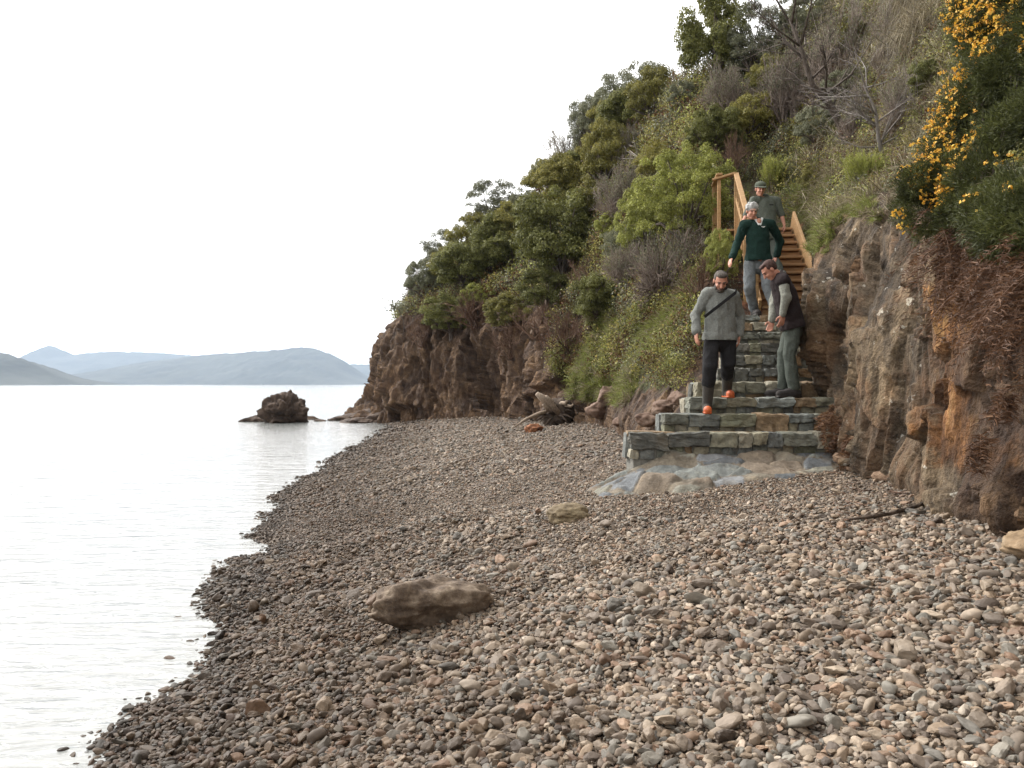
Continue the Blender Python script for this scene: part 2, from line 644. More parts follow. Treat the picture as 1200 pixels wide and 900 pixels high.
# ------------------------------------------------------------------ hills across the water
def build_hills():
    m, t, b = newmat('forested_hill')
    n = t.noise(.006, 8, .7)
    t.l(t.ramp(n, [(.35, (.018, .024, .022)), (.65, (.06, .066, .055))]), b.inputs['Base Color'])
    b.inputs['Roughness'].default_value = 1

    def hill(D, prof, depth, label, seed):
        pxs = np.array([p[0] for p in prof], float); hs = np.array([450 - p[1] for p in prof], float) / F * D
        xs = np.linspace((pxs[0] - 600) / F * D, (pxs[-1] - 600) / F * D, 260)
        H = np.interp(xs, (pxs - 600) / F * D, hs)
        k = np.ones(7) / 7
        H = np.convolve(np.pad(H, 3, 'edge'), k, 'valid')
        vs = np.linspace(-1, 1, 60)
        X, Vv = np.meshgrid(xs, vs)
        Y = D + Vv * depth
        p = np.stack([X, Y, 0 * X], -1)
        bell = np.clip(1 - np.abs(Vv), 0, 1) ** .9
        Z = H[None, :] * bell * (1 + .45 * (1 - bell) * fbm(p * (6 / depth) * .8, 4, seed)) + H[None, :] * .035 * fbm(p * (30 / depth), 3, seed + 5)
        Z = Z * 1.0 - .3
        h_, w = X.shape
        i = np.arange(h_ * w).reshape(h_, w)
        Q = np.stack([i[:-1, :-1], i[:-1, 1:], i[1:, 1:], i[1:, :-1]], -1).reshape(-1, 4)
        o = link('hills', npmesh('hills', np.stack([X, Y, Z], -1).reshape(-1, 3), Q), m)
        tag(o, label, kind='structure')
    hill(2000, [(-300, 396), (-120, 402), (0, 411), (30, 421), (60, 437), (93, 449.6)], 350, 'nearest dark hill at the left edge across the water', 1)
    hill(4000, [(85, 449), (110, 436), (160, 425), (230, 416), (300, 411), (358, 406), (378, 410), (402, 421), (425, 438), (447, 449.6)], 700,
         'long blue hazy hill in the middle across the water', 2)
    hill(6300, [(-60, 430), (30, 418), (58, 403), (85, 415), (130, 411), (190, 413), (260, 418), (330, 430)], 900, 'palest far ridge behind the long blue hill', 3)
    hill(5600, [(385, 440), (412, 426), (440, 427), (480, 432), (540, 446)], 700, 'small pale hill at the foot of the headland across the water', 4)


build_hills()

# haze
bm = bmesh.new()
bmesh.ops.create_cube(bm, size=1)
me = bpy.data.meshes.new('haze')
for v in bm.verts: v.co = Vector((v.co.x * 17600, v.co.y * 9100 + 4250, v.co.z * 325 + 157))
bm.to_mesh(me); bm.free()
hm = bpy.data.materials.new('haze')
hm.use_nodes = True
ht = hm.node_tree
ht.nodes.remove(ht.nodes['Principled BSDF'])
pv = ht.nodes.new('ShaderNodeVolumePrincipled')
pv.inputs['Color'].default_value = (.58, .7, .86, 1)
pv.inputs['Density'].default_value = .00013
ht.links.new(pv.outputs[0], ht.nodes['Material Output'].inputs['Volume'])
hz = link('haze', me, hm, smooth=False)
tag(hz, 'thin pale haze over the water', 'haze', kind='stuff')

# ------------------------------------------------------------------ cliff and slope
def build_cliff():
    W = lambda *a: Vector(a)
    cols = [
        [W(3.4, -8, .9), W(3.5, -8, 1.7), W(3.6, -8, 2.6), W(3.8, -8, 3.4), W(5.2, -8, 5), W(8, -8, 8.5), W(13, -8, 13)],
        [W(3.0, 2.0, .9), W(3.1, 2.0, 1.7), W(3.2, 2.0, 2.5), W(3.35, 2.1, 3.2), W(4.4, 2.3, 4.6), W(7, 2.6, 8), W(12, 3, 13)],
        [P(1205, 640, 4.7), W(3.15, 4.8, 1.7), W(3.2, 4.9, 2.5), W(3.35, 5.1, 3.1), W(4.3, 5.7, 4.3), W(6.3, 7, 7.5), W(11, 9, 13)],
        [P(1140, 612, 5.6), P(1142, 500, 5.75), P(1140, 380, 5.9), P(1135, 260, 6.2), W(4.7, 7.3, 4.7), W(6.8, 9, 7.9), W(11, 11, 13)],
        [P(1080, 590, 6.7), P(1085, 480, 6.9), P(1088, 360, 7.1), P(1090, 250, 7.5), W(5.1, 8.8, 4.9), W(7.2, 11, 8.2), W(11.5, 14, 13.5)],
        [P(1030, 560, 7.8), P(1028, 450, 8.1), P(1025, 340, 8.5), P(1028, 250, 9.1), W(5.2, 10.5, 4.9), W(7.0, 13, 7.8), W(10.5, 16.5, 13)],
        [P(987, 532, 9.0), P(975, 425, 9.7), P(966, 335, 10.4), P(972, 262, 11.2), P(1003, 205, 12.6), P(1020, 100, 15.2), P(1040, -50, 19)],
        [W(4.5, 11.6, 2.1), P(958, 370, 12.0), P(962, 310, 12.7), W(5.35, 13.7, 4.3), W(5.65, 15.2, 5.0), W(6.3, 17.3, 6.9), W(8.3, 23, 12.4)],
        [W(3.4, 9.7, .7), W(3.7, 10.6, 1.4), W(4.05, 11.6, 2.0), W(4.25, 12.7, 2.6), W(4.75, 15.2, 4.2), W(5.4, 17.8, 6.4), W(6.6, 23, 11.2)],
        [W(2.15, 10.9, .9), W(2.5, 11.6, 1.5), W(3.0, 12.6, 2.3), W(3.55, 14.2, 3.5), W(4.1, 16.6, 5.1), W(4.6, 20, 8.0), W(5.4, 26, 11.6)],
        [P(748, 502, 12.6), P(755, 462, 13.6), P(765, 415, 14.8), P(780, 345, 16.4), P(790, 262, 19), P(785, 195, 22.5), P(785, 125, 27)],
        [P(715, 492, 16.5), P(715, 458, 17.4), P(715, 415, 18.6), P(720, 350, 20.2), P(730, 280, 23), P(740, 215, 26), P(755, 150, 30)],
        [P(665, 488, 23), P(665, 455, 23.6), P(665, 415, 24.5), P(668, 365, 26), P(680, 305, 28), P(695, 240, 30), P(715, 165, 33.5)],
        [P(590, 486, 30), P(590, 450, 30.6), P(590, 408, 31.2), P(595, 365, 32.2), P(608, 320, 34), P(630, 265, 36), P(665, 215, 38)],
        [P(530, 489, 35), P(532, 448, 35.4), P(532, 405, 36), P(538, 365, 36.6), P(550, 330, 37.7), P(580, 288, 39), P(622, 240, 41)],
        [P(468, 493, 38), P(480, 452, 38.4), P(487, 405, 38.9), P(492, 375, 39.4), P(503, 355, 40), P(530, 320, 41.5), P(590, 280, 43)],
        [P(420, 490, 42), P(446, 466, 42.5), P(459, 425, 43), P(470, 380, 43), P(482, 362, 43.3), P(508, 340, 44), P(565, 296, 45.5)],
        [P(450, 480, 50), P(472, 450, 50), P(482, 415, 50), P(490, 390, 50), P(500, 370, 50), P(530, 345, 50), P(580, 300, 50)],
        [W(0, 64, -.5), W(1, 63, 1), W(2, 62, 2.5), W(3, 61, 4), W(4, 60, 5), W(6, 58, 7), W(9, 56, 10)],
    ]
    nseg = [10, 40, 56, 72, 72, 72, 110, 90, 70, 90, 110, 110, 130, 130, 110, 90, 60, 16]
    C = []
    for c in cols:
        b = c[0].copy(); b.z -= .5
        b.x -= .02
        C.append([b] + c)
    C = np.array([[v[:] for v in c] for c in C])
    N, M, _ = C.shape

    def cr(A, t):
        n = len(A)
        i = np.clip(np.floor(t).astype(int), 0, n - 2)
        f = (t - i).reshape((-1,) + (1,) * (A.ndim - 1))
        g = lambda k: A[np.clip(k, 0, n - 1)]
        p0, p1, p2, p3 = g(i - 1), g(i), g(i + 1), g(i + 2)
        return .5 * (2 * p1 + (p2 - p0) * f + (2 * p0 - 5 * p1 + 4 * p2 - p3) * f ** 2 + (3 * p1 - p0 - 3 * p2 + p3) * f ** 3)
    us = np.concatenate([k + np.arange(s) / s for k, s in enumerate(nseg)] + [[N - 1.0]])
    vs = np.concatenate([np.linspace(0, 1, 8, endpoint=False), np.linspace(1, 5, 120, endpoint=False), np.linspace(5, M - 1, 56)])
    A = cr(C, us)                       # (U, M, 3)
    G = cr(np.swapaxes(A, 0, 1), vs)    # (V, U, 3)
    G = np.swapaxes(G, 0, 1)            # (U, V, 3)
    du = np.gradient(G, axis=0); dv = np.gradient(G, axis=1)
    n = np.cross(du, dv)
    n /= np.maximum(np.linalg.norm(n, axis=-1, keepdims=True), 1e-6)
    # make normals face the sea
    if (n[200, 60] @ np.array([-1, -1, .3])) < 0: n = -n
    D = G[..., 1]
    U = us[:, None] + 0 * vs[None, :]
    Vv = vs[None, :] + 0 * us[:, None]
    steep = np.clip((4.6 - Vv) / 1.2, 0, 1)
    gully = np.exp(-((U - 8) / .9) ** 2)
    q = G * np.array([1, 1, .55])
    sc = np.clip(D / 12, .8, 2.6)       # features grow with distance: the far headland has bigger buttresses
    rel = np.clip((D - 5) / 25, 0, 1)
    w1, w1e, _ = worley(q * 1.7, 31)
    w2, w2e, cid = worley(q * 4.3 + .4 * vnoise(q * 3, 7)[..., None], 41)
    w3, w3e, cid3 = worley(G * np.array([9, 9, 7]), 51)
    rotm = np.array(Matrix.Rotation(.22, 3, (1, .4, .2)))
    qr = (G + .12 * np.stack([vnoise(G * 2, 201), vnoise(G * 2, 202), vnoise(G * 2, 203)], -1)) @ rotm.T
    fa, fai = facets(qr * np.array([1.4, 1.4, .55]), 211, .9)
    fb, fbi = facets(qr * np.array([3.6, 3.6, 1.5]), 221, .8)
    fc, fci = facets(qr * np.array([9, 9, 4.8]), 231, .7)
    nearrock = .16 * fbm(q * .8, 3, 61) + .26 * fa + .11 * fb + .035 * fc + .01 * fbm(G * 10, 2, 75)
    wf, wfe, cidf = worley(q * .75, 81)
    w4, w4e, cid4 = worley(G * np.array([1.5, 1.5, 1.1]) + .5 * vnoise(G * 1.1, 8)[..., None], 85)
    ga, gai = facets(qr * np.array([.5, .5, .2]), 241, .9)
    gb, gbi = facets(qr * np.array([1.2, 1.2, .42]), 251, .8)
    farrock = .7 * fbm(q * .3, 3, 62) + .35 * ridged(q * np.array([.6, .6, .3]), 3, 72) + .35 * (wfe - .3) + .9 * ga + .42 * gb + .16 * fb \
        + .14 * ridged(G * np.array([3.6, 3.6, 1.2]), 4, 73)
    rock = nearrock * (1 - rel) + farrock * rel
    soil = .2 * fbm(G * .6, 4, 90) * sc + .03 * fbm(G * 4, 3, 91)
    disp = (rock * steep + soil * (1 - steep)) * (1 - .85 * gully) * (1 - .7 * np.exp(-((U - 9.3) / 1.7) ** 4)) * np.clip(Vv * 1.2, .2, 1)
    G2 = G + n * disp[..., None]
    # ledges at the foot of the near wall
    foot = np.exp(-((Vv - 1.25) / .3) ** 2) * np.clip((6.2 - U) / .8, 0, 1)
    G2[..., 0] -= .1 * foot * (.6 + fbm(G * 1.5, 2, 99))
    px = 600 + F * G2[..., 0] / np.maximum(G2[..., 1], .5)
    py = 450 - F * (G2[..., 2] - EYE) / np.maximum(G2[..., 1], .5)
    # what the ground is made of
    nz = fbm(G * 1.1, 4, 101)
    nz2 = fbm(G * .45, 3, 102)
    grass = np.clip((Vv - 4.1) * .8, 0, .62) + .35 * nz2
    bank = np.exp(-((U - 10.0) / 1.25) ** 2) * np.clip((Vv - 1.4) * .9, 0, 1)
    grass = np.clip(np.maximum(grass, bank * (.45 + 1.3 * nz)), 0, 1)
    red = np.clip(np.exp(-((U - 7.6) / 1.3) ** 2) * np.clip((Vv - 3.2), 0, 1) * np.clip(6.0 - Vv, 0, 1) * (.7 + .9 * nz) + .45 * np.exp(-((U - 11.2) / 1.2) ** 2) * (Vv > 4.8) * (.5 + nz), 0, 1)
    grey = np.clip((U - 2.8) / .9, 0, 1) * np.clip((7.4 - U) / .4, 0, 1) * np.clip((4.4 - Vv) / .5, 0, 1) * np.clip(.95 + .7 * nz, 0, 1)
    ochre = np.clip((4.5 - U) / 1.1, 0, 1) * np.clip((Vv - 1.25) / .5, 0, 1) * np.clip((3.7 - Vv) / .5, 0, 1) * np.clip(.55 + 1.2 * nz, 0, .9)
    farmask = np.clip((U - 10.5) / 1.2, 0, 1)
    h, w, _ = G2.shape
    i = np.arange(h * w).reshape(h, w)
    Q = np.stack([i[:-1, :-1], i[:-1, 1:], i[1:, 1:], i[1:, :-1]], -1).reshape(-1, 4)
    V = G2.reshape(-1, 3)
    me = npmesh('cliff', V, Q)
    a = me.color_attributes.new('zone', 'FLOAT_COLOR', 'POINT')
    a.data.foreach_set('color', np.stack([grass, ochre, grey, red], -1).astype(np.float32).ravel())
    a = me.color_attributes.new('block', 'FLOAT_COLOR', 'POINT')
    bl = np.where(rel > .4, gbi, fbi); b2_ = np.where(rel > .4, fbi, fci)
    a.data.foreach_set('color', np.stack([bl, b2_, np.clip(Vv / 7, 0, 1), np.ones_like(bl)], -1).astype(np.float32).ravel())
    m, t, b = newmat('cliff_rock')
    ab = t.n('ShaderNodeAttribute', attribute_name='block'); sb = t.n('ShaderNodeSeparateColor'); t.l(ab.outputs['Color'], sb.inputs[0])
    at = t.n('ShaderNodeAttribute', attribute_name='zone')
    sp = t.n('ShaderNodeSeparateColor'); t.l(at.outputs['Color'], sp.inputs[0])
    f1 = t.noise(1.3, 8, .7, stretch=(1, 1, .6)); f2 = t.noise(6, 7, .7); f3 = t.noise(22, 4, .6)
    lich = t.noise(9, 3, .55); big = t.noise(.5, 5, .6)
    fm = t.noise(2.6, 8, .75, stretch=(1, 1, .5), dist=.6)
    brown = t.ramp(fm, [(.28, (.028, .017, .012)), (.42, (.075, .045, .03)), (.52, (.115, .074, .048)), (.6, (.19, .12, .07)), (.67, (.1, .074, .054)), (.78, (.31, .25, .185))])
    fg = t.noise(3.2, 9, .78, stretch=(1, 1, .55), dist=.5)
    greyc = t.ramp(fg, [(.3, (.03, .022, .018)), (.42, (.065, .051, .04)), (.5, (.125, .1, .076)), (.58, (.2, .162, .125)), (.66, (.11, .088, .07)), (.78, (.3, .265, .21))])
    greyc = t.mix(1.0, greyc, (1.06, 1.0, .88), 'MULTIPLY')
    greyc = t.mix(t.ramp(lich, [(.66, 0), (.7, 1)]), greyc, (.5, .48, .43))
    greyc = t.mix(t.ramp(f1, [(.5, 0), (.62, .75)]), greyc, (.22, .13, .075))
    ochc = t.ramp(fm, [(.3, (.06, .03, .016)), (.43, (.13, .062, .026)), (.52, (.25, .12, .045)), (.6, (.34, .2, .085)), (.7, (.15, .1, .055)), (.85, (.3, .26, .17))])
    redc = t.ramp(f2, [(.3, (.1, .04, .022)), (.5, (.24, .1, .055)), (.7, (.36, .19, .11))])
    grs = t.ramp(f2, [(.25, (.045, .035, .02)), (.42, (.08, .065, .032)), (.55, (.085, .095, .03)), (.7, (.15, .16, .055)), (.85, (.2, .17, .09))])

    def soft(s_):
        return t.ramp(t.math('ADD', s_, t.math('MULTIPLY', t.math('SUBTRACT', f2, .5), .9)), [(.38, 0), (.6, 1)])
    c = t.mix(soft(sp.outputs[2]), brown, greyc)
    c = t.mix(soft(sp.outputs[1]), c, ochc)
    c = t.mix(soft(sp.outputs[0]), c, grs)
    c = t.mix(soft(at.outputs['Alpha']), c, redc)
    c = t.mix(1.0, c, t.ramp(sb.outputs[0], [(0, (.5, .47, .44)), (.5, (.75, .74, .73)), (1, (1.15, 1.1, 1.0))]), 'MULTIPLY')
    c = t.mix(.8, c, t.ramp(sb.outputs[1], [(0, (.7, .7, .7)), (1, (1.3, 1.28, 1.22))]), 'MULTIPLY')
    c = t.mix(.75, c, t.ramp(f3, [(.3, (.62, .6, .58)), (.7, (1.15, 1.15, 1.15))]), 'MULTIPLY')
    t.l(c, b.inputs['Base Color'])
    b.inputs['Roughness'].default_value = .85
    f0 = t.noise(.8, 6, .7, stretch=(1, 1, .5))
    hh = t.math('ADD', t.math('ADD', t.math('MULTIPLY', f1, 1.6), t.math('MULTIPLY', f2, .9)), t.math('ADD', t.math('MULTIPLY', f3, .3), t.math('MULTIPLY', f0, 3.0)))
    bump(t, b, hh, .1)
    o = link('cliff', me, m)
    tag(o, 'steep brown and ochre cliff with overgrown slope above', kind='structure')
    return o, G2, n, px, py, U, Vv


cliff, CG, CN, CPX, CPY, CU, CV = build_cliff()
bvh = BVHTree.FromPolygons([tuple(v.co) for v in cliff.data.vertices], [tuple(p.vertices) for p in cliff.data.polygons])
CAM = Vector((0, 0, EYE))


def hit(px, py):
    """where the cliff is seen at a pixel of the photograph; searches downwards past the skyline"""
    for k in range(60):
        d = (P(px, py + 3 * k, 1.0) - CAM).normalized()
        loc, nn, _, _ = bvh.ray_cast(CAM + d * 2.6, d)
        if loc is not None: return loc
    return P(px, py, 20)


# ------------------------------------------------------------------ foliage
def leaves(pos, nor, size, rs, aspect=1.8, tintv=None, fold=True):
    """kite-shaped leaves: (V, Q, tint)"""
    n = len(pos)
    nor = nor / np.maximum(np.linalg.norm(nor, axis=1, keepdims=True), 1e-6)
    r = rs.normal(size=(n, 3))
    t = np.cross(nor, r); t /= np.maximum(np.linalg.norm(t, axis=1, keepdims=True), 1e-6)
    b = np.cross(nor, t)
    s = (size * rs.uniform(.6, 1.3, n))[:, None]
    V = np.stack([pos - t * s * .5, pos + b * s * .5 / aspect + nor * s * .08, pos + t * s * .5 - nor * s * .12, pos - b * s * .5 / aspect + nor * s * .08], 1).reshape(-1, 3)
    i = np.arange(n * 4).reshape(n, 4)
    tv = tintv if tintv is not None else rs.random(n)
    return V, i, np.repeat(tv, 4)


def blades(pos, dirs, length, width, rs, tintv=None, bend=.3):
    """thin tapering blades starting at pos, two quads long"""
    n = len(pos)
    dirs = dirs / np.maximum(np.linalg.norm(dirs, axis=1, keepdims=True), 1e-6)
    s = np.cross(dirs, rs.normal(size=(n, 3))); s /= np.maximum(np.linalg.norm(s, axis=1, keepdims=True), 1e-6)
    L = (length * rs.uniform(.6, 1.25, n))[:, None]; W = width / 2
    dn = np.array([0, 0, -1.0])
    p1 = pos + dirs * L * .5
    p2 = pos + dirs * L + dn * L * bend * rs.uniform(.2, 1, n)[:, None]
    V = np.stack([pos - s * W, pos + s * W, p1 + s * W * .8, p1 - s * W * .8, p2 + s * W * .15, p2 - s * W * .15], 1).reshape(-1, 3)
    b = np.arange(n)[:, None] * 6
    Q = np.concatenate([b + np.array([0, 1, 2, 3]), b + np.array([3, 2, 4, 5])])
    tv = tintv if tintv is not None else rs.random(n)
    return V, Q, np.repeat(tv, 6)


def merge(parts):
    Vs, Qs, Ts, k = [], [], [], 0
    for V, Q, T in parts:
        Vs.append(V); Qs.append(Q + k); Ts.append(T); k += len(V)
    return np.concatenate(Vs), np.concatenate(Qs), np.concatenate(Ts)


def leafmesh(name, parts):
    V, Q, T = merge(parts)
    return npmesh(name, V, Q, np.repeat(T[:, None], 3, 1))


def lobes(rs, n, R3, rmin, rmax):
    """lobe centres inside a dome of half-axes R3 standing on z=0"""
    c = []
    while len(c) < n:
        v = rs.uniform(-1, 1, 3)
        if .15 < np.linalg.norm(v) < 1 and v[2] > -.75:
            c.append(v)
    c = np.array(c)
    c *= (1 - rmax * .8)
    c[:, 2] = c[:, 2] * .5 + .52
    return c * np.array([R3[0], R3[1], R3[2] * 2]), rs.uniform(rmin, rmax, n) * min(R3)


def crown_leafy(seed, nl=26, n=9000, leaf=.07, shape=(1, 1, .55), rmin=.27, rmax=.44, up=.5):
    rs = np.random.default_rng(seed)
    c, r = lobes(rs, nl, shape, rmin, rmax)
    k = rs.choice(nl, n, p=(r ** 2) / (r ** 2).sum())
    d = rs.normal(size=(n, 3)); d[:, 2] = np.abs(d[:, 2]) * .9 + d[:, 2] * .25
    d /= np.linalg.norm(d, axis=1, keepdims=True)
    rad = r[k] * (1 - np.abs(rs.normal(0, .2, n)))
    wob = 1 + .22 * vnoise(d * 3 + k[:, None] * 3.3, seed)
    stray = rs.random(n) < .13
    rad = np.where(stray, rad * rs.uniform(1, 1.3, n), rad)
    pos = c[k] + d * (rad * wob)[:, None]
    nor = d + rs.normal(0, .6, (n, 3)) + np.array([0, 0, up])
    tint = np.clip(.35 + .25 * rs.random(nl)[k] + rs.normal(0, .19, n), 0, 1)
    V, Q, T = leaves(pos, nor, leaf, rs, 1.7, tint)
    return [(V, Q, T)], c, r


def stems(seed, targets, base=(0, 0, 0), r0=.05, split=.35):
    """trunk forking into a limb for every target point"""
    rr = random.Random(seed)
    m = Mesh()
    base = Vector(base)
    cen = sum((Vector(t) for t in targets), Vector()) / len(targets)
    fork = base.lerp(cen, split)
    m.tube([base - Vector((0, 0, .15)), base.lerp(fork, .5) + Vector((rr.uniform(-.05, .05), rr.uniform(-.05, .05), 0)), fork], [r0 * 1.2, r0, r0 * .8], 6, .1, seed=seed)
    for t in targets:
        t = Vector(t)
        mid = fork.lerp(t, .5) + Vector((rr.uniform(-.1, .1), rr.uniform(-.1, .1), rr.uniform(0, .12)))
        m.tube([fork, mid, t], [r0 * .6, r0 * .36, r0 * .12], 5, .1, seed=seed + 1)
    return m


def twig_mesh(seed, n0=26, gens=3, length=.62, spread=.75, r0=.016, upb=.6, kids=4, tri=3, lean=(0, 0, 0)):
    """a bush of bare forking twigs standing on the origin, about 1 unit high"""
    rr = np.random.default_rng(seed)
    m = Mesh()
    cur = []
    for k in range(n0):
        a = rr.uniform(0, 6.28); s = rr.uniform(0, 1) ** .7 * spread
        d = Vector((math.cos(a) * s + lean[0], math.sin(a) * s + lean[1], upb + lean[2])).normalized()
        cur.append((Vector((rr.normal(0, .06), rr.normal(0, .06), -.05)), d, length * rr.uniform(.6, 1.1), r0))
    for g in range(gens):
        nxt = []
        for p, d, L, r in cur:
            q = p + d * L * .5 + Vector(rr.normal(0, L * .06, 3))
            e = q + (d + Vector(rr.normal(0, .18, 3))).normalized() * L * .5
            m.tube([p, q, e], [r, r * .8, r * .55], tri if g else 4, 0, col=(rr.random(),) * 3)
            for j in range(kids):
                f = rr.uniform(.35, 1)
                s = p.lerp(q, f * 2) if f < .5 else q.lerp(e, f * 2 - 1)
                nd = (d + Vector(rr.normal(0, .5, 3)) + Vector((0, 0, .12))).normalized()
                nxt.append((s, nd, L * rr.uniform(.42, .68), r * .55))
        cur = nxt
    for p, d, L, r in cur:
        m.tube([p, p + d * L + Vector(rr.normal(0, L * .12, 3))], [r, r * .4], 3, 0, col=(rr.random(),) * 3)
    return m


BARK = simple('bark', (.05, .038, .03), (.16, .13, .11), 14, .9, .01, (3, 3, .6))
BARKG = simple('grey_bark', (.13, .11, .1), (.3, .27, .245), 14, .9, .01, (3, 3, .6))
TWIG = leafmat('bare_twigs', [(0, (.1, .075, .062)), (.5, (.19, .148, .122)), (1, (.3, .245, .2))], .9, 0)
TWIGB = leafmat('brown_twigs', [(0, (.06, .035, .025)), (.5, (.13, .075, .05)), (1, (.2, .125, .085))], .9, 0)
BR_ = lambda st, k=1.22: [(p_, tuple(min(v * k, .6) for v in c_)) for p_, c_ in st]
L_DARK = leafmat('dark_leaves', BR_([(0, (.045, .045, .014)), (.5, (.14, .145, .04)), (.85, (.25, .25, .08)), (1, (.34, .32, .13))]))
L_OLIVE = leafmat('olive_leaves', BR_([(0, (.05, .045, .014)), (.45, (.16, .15, .036)), (.8, (.27, .24, .06)), (1, (.36, .3, .09))]))
L_GREY = leafmat('greygreen_leaves', BR_([(0, (.06, .06, .036)), (.5, (.14, .145, .085)), (.85, (.22, .22, .14)), (1, (.3, .29, .2))]))
L_LIME = leafmat('lime_leaves', BR_([(0, (.09, .085, .025)), (.4, (.2, .21, .05)), (.8, (.34, .36, .09)), (1, (.46, .43, .18))]), transl=.35)
L_GORSE = leafmat('gorse_leaves', [(0, (.025, .028, .01)), (.5, (.075, .085, .024)), (.85, (.15, .155, .045)), (1, (.24, .2, .08))])
L_BROWN = leafmat('dry_leaves', [(0, (.03, .015, .008)), (.4, (.09, .042, .02)), (.75, (.17, .085, .04)), (1, (.27, .16, .08))])
L_STRAW = leafmat('straw', [(0, (.08, .06, .035)), (.4, (.18, .145, .085)), (.8, (.31, .26, .165)), (1, (.45, .39, .27))])
L_GRASS = leafmat('grass_blades', [(0, (.06, .055, .02)), (.35, (.13, .14, .036)), (.75, (.23, .27, .055)), (1, (.32, .27, .12))], transl=.35)
PETAL = leafmat('orange_petals', [(0, (.6, .26, .03)), (.5, (.76, .41, .045)), (1, (.82, .56, .1))], .5, .3)

PROTO = {}


def proto_leafy(key, seed, mat, n=9000, leaf=.075, nl=26, shape=(1, 1, .55), bark=BARK, extra=None, **kw):
    parts, c, r = crown_leafy(seed, nl, n, leaf, shape, **kw)
    cm = leafmesh(key + '_crown', parts)
    cm.materials.append(mat)
    tm = stems(seed, [tuple(x) for x in c[:14]], r0=.045).mesh(key + '_trunk')
    tm.materials.append(bark)
    PROTO[key] = [('crown', cm), ('trunk', tm)] + (extra or [])


def proto_broom(key, seed, mat, n=420, blade=(.17, .012), spread=.8, tw=None, per=34):
    """upright sprays: many fine stems carrying narrow leaves"""
    rs = np.random.default_rng(seed)
    tips, dirs = [], []
    st = Mesh()
    for k in range(n):
        a = rs.uniform(0, 6.28); s = rs.uniform(0, 1) ** .6 * spread
        d = Vector((math.cos(a) * s, math.sin(a) * s, rs.uniform(.55, 1.1))).normalized()
        L = rs.uniform(.7, 1.05) * (1 + .18 * math.sin(3 * a + seed))
        b = Vector((rs.normal(0, .07), rs.normal(0, .07), -.05))
        mid = b + d * L * .55
        e = mid + (d + Vector((rs.normal(0, .12), rs.normal(0, .12), .25))).normalized() * L * .5
        if k % 3 == 0: st.tube([b, mid, e], [.009, .006, .003], 3, 0, col=(rs.random(),) * 3)
        tips.append((b, mid, e)); dirs.append(d)
    f = rs.uniform(.35, 1, (n, per)) ** .8
    B = np.array([t[0][:] for t in tips])[:, None]; Mi = np.array([t[1][:] for t in tips])[:, None]; E = np.array([t[2][:] for t in tips])[:, None]
    f = f[..., None]
    pos = np.where(f < .5, B + (Mi - B) * f * 2, Mi + (E - Mi) * (f * 2 - 1)).reshape(-1, 3) + rs.normal(0, .02, (n * per, 3))
    dd = np.repeat(np.array([d[:] for d in dirs]), per, 0) + rs.normal(0, .45, (n * per, 3)) + np.array([0, 0, .35])
    tint = np.clip(np.repeat(rs.normal(.5, .16, n), per) + rs.normal(0, .12, n * per), 0, 1)
    cm = leafmesh(key + '_crown', [blades(pos, dd, blade[0] * .5, blade[1], rs, tint, .1)])
    cm.materials.append(mat)
    sm = st.mesh(key + '_stems'); sm.materials.append(tw or TWIG)
    PROTO[key] = [('crown', cm), ('stems', sm)]


def proto_twig(key, seed, mat, **kw):
    tm = twig_mesh(seed, **kw).mesh(key + '_twigs')
    tm.materials.append(mat)
    PROTO[key] = [('twigs', tm)]
    if mat is not TWIGB:
        rs = np.random.default_rng(seed + 50)
        V = np.array([v.co[:] for v in tm.vertices]); V = V[V[:, 2] > .35 * V[:, 2].max()]
        pp = V[rs.integers(0, len(V), 5200)] + rs.normal(0, .03, (5200, 3))
        cm = leafmesh(key + '_crown', [leaves(pp, rs.normal(size=(5200, 3)), .026, rs, 2.2)]); cm.materials.append(L_GREY)
        PROTO[key].append(('crown', cm))


proto_leafy('dark1', 11, L_DARK, 34000, .034, 90, rmin=.14, rmax=.34)
proto_leafy('dark2', 12, L_DARK, 30000, .036, 80, (1, .9, .62), rmin=.12, rmax=.32)
proto_leafy('olive1', 13, L_OLIVE, 32000, .032, 95, rmin=.12, rmax=.3)
proto_leafy('olive2', 14, L_OLIVE, 28000, .034, 85, (.9, 1, .65), rmin=.12, rmax=.3)
proto_leafy('grey1', 15, L_GREY, 28000, .03, 110, (1, 1, .5), rmin=.1, rmax=.26)
proto_leafy('grey2', 16, L_GREY, 26000, .03, 90, (1, 1, .7), rmin=.1, rmax=.26)
proto_leafy('lime1', 17, L_LIME, 12000, .045, 50, (1, 1, .55), rmin=.15, rmax=.32)
proto_leafy('limebig', 27, L_LIME, 42000, .026, 150, (1, 1, .6), rmin=.09, rmax=.22, up=.9)
proto_broom('broom1', 18, L_LIME)
proto_broom('broom2', 19, L_LIME, 300, (.2, .014), .6)
proto_twig('twig1', 20, TWIG, n0=26, gens=3, kids=5, r0=.02)
proto_twig('twig2', 21, TWIG, n0=30, gens=3, kids=5, spread=1.0, upb=.5, r0=.017)
proto_twig('twigb', 22, TWIGB, n0=20, gens=3, kids=4, spread=.9, upb=.5)


def height_of(key):
    return max(max(v.co.z for v in me.vertices) for _, me in PROTO[key])


def width_of(key):
    return max(max(abs(v.co.x) for v in me.vertices) for _, me in PROTO[key]) * 2


PH = {k: (height_of(k), width_of(k)) for k in PROTO}


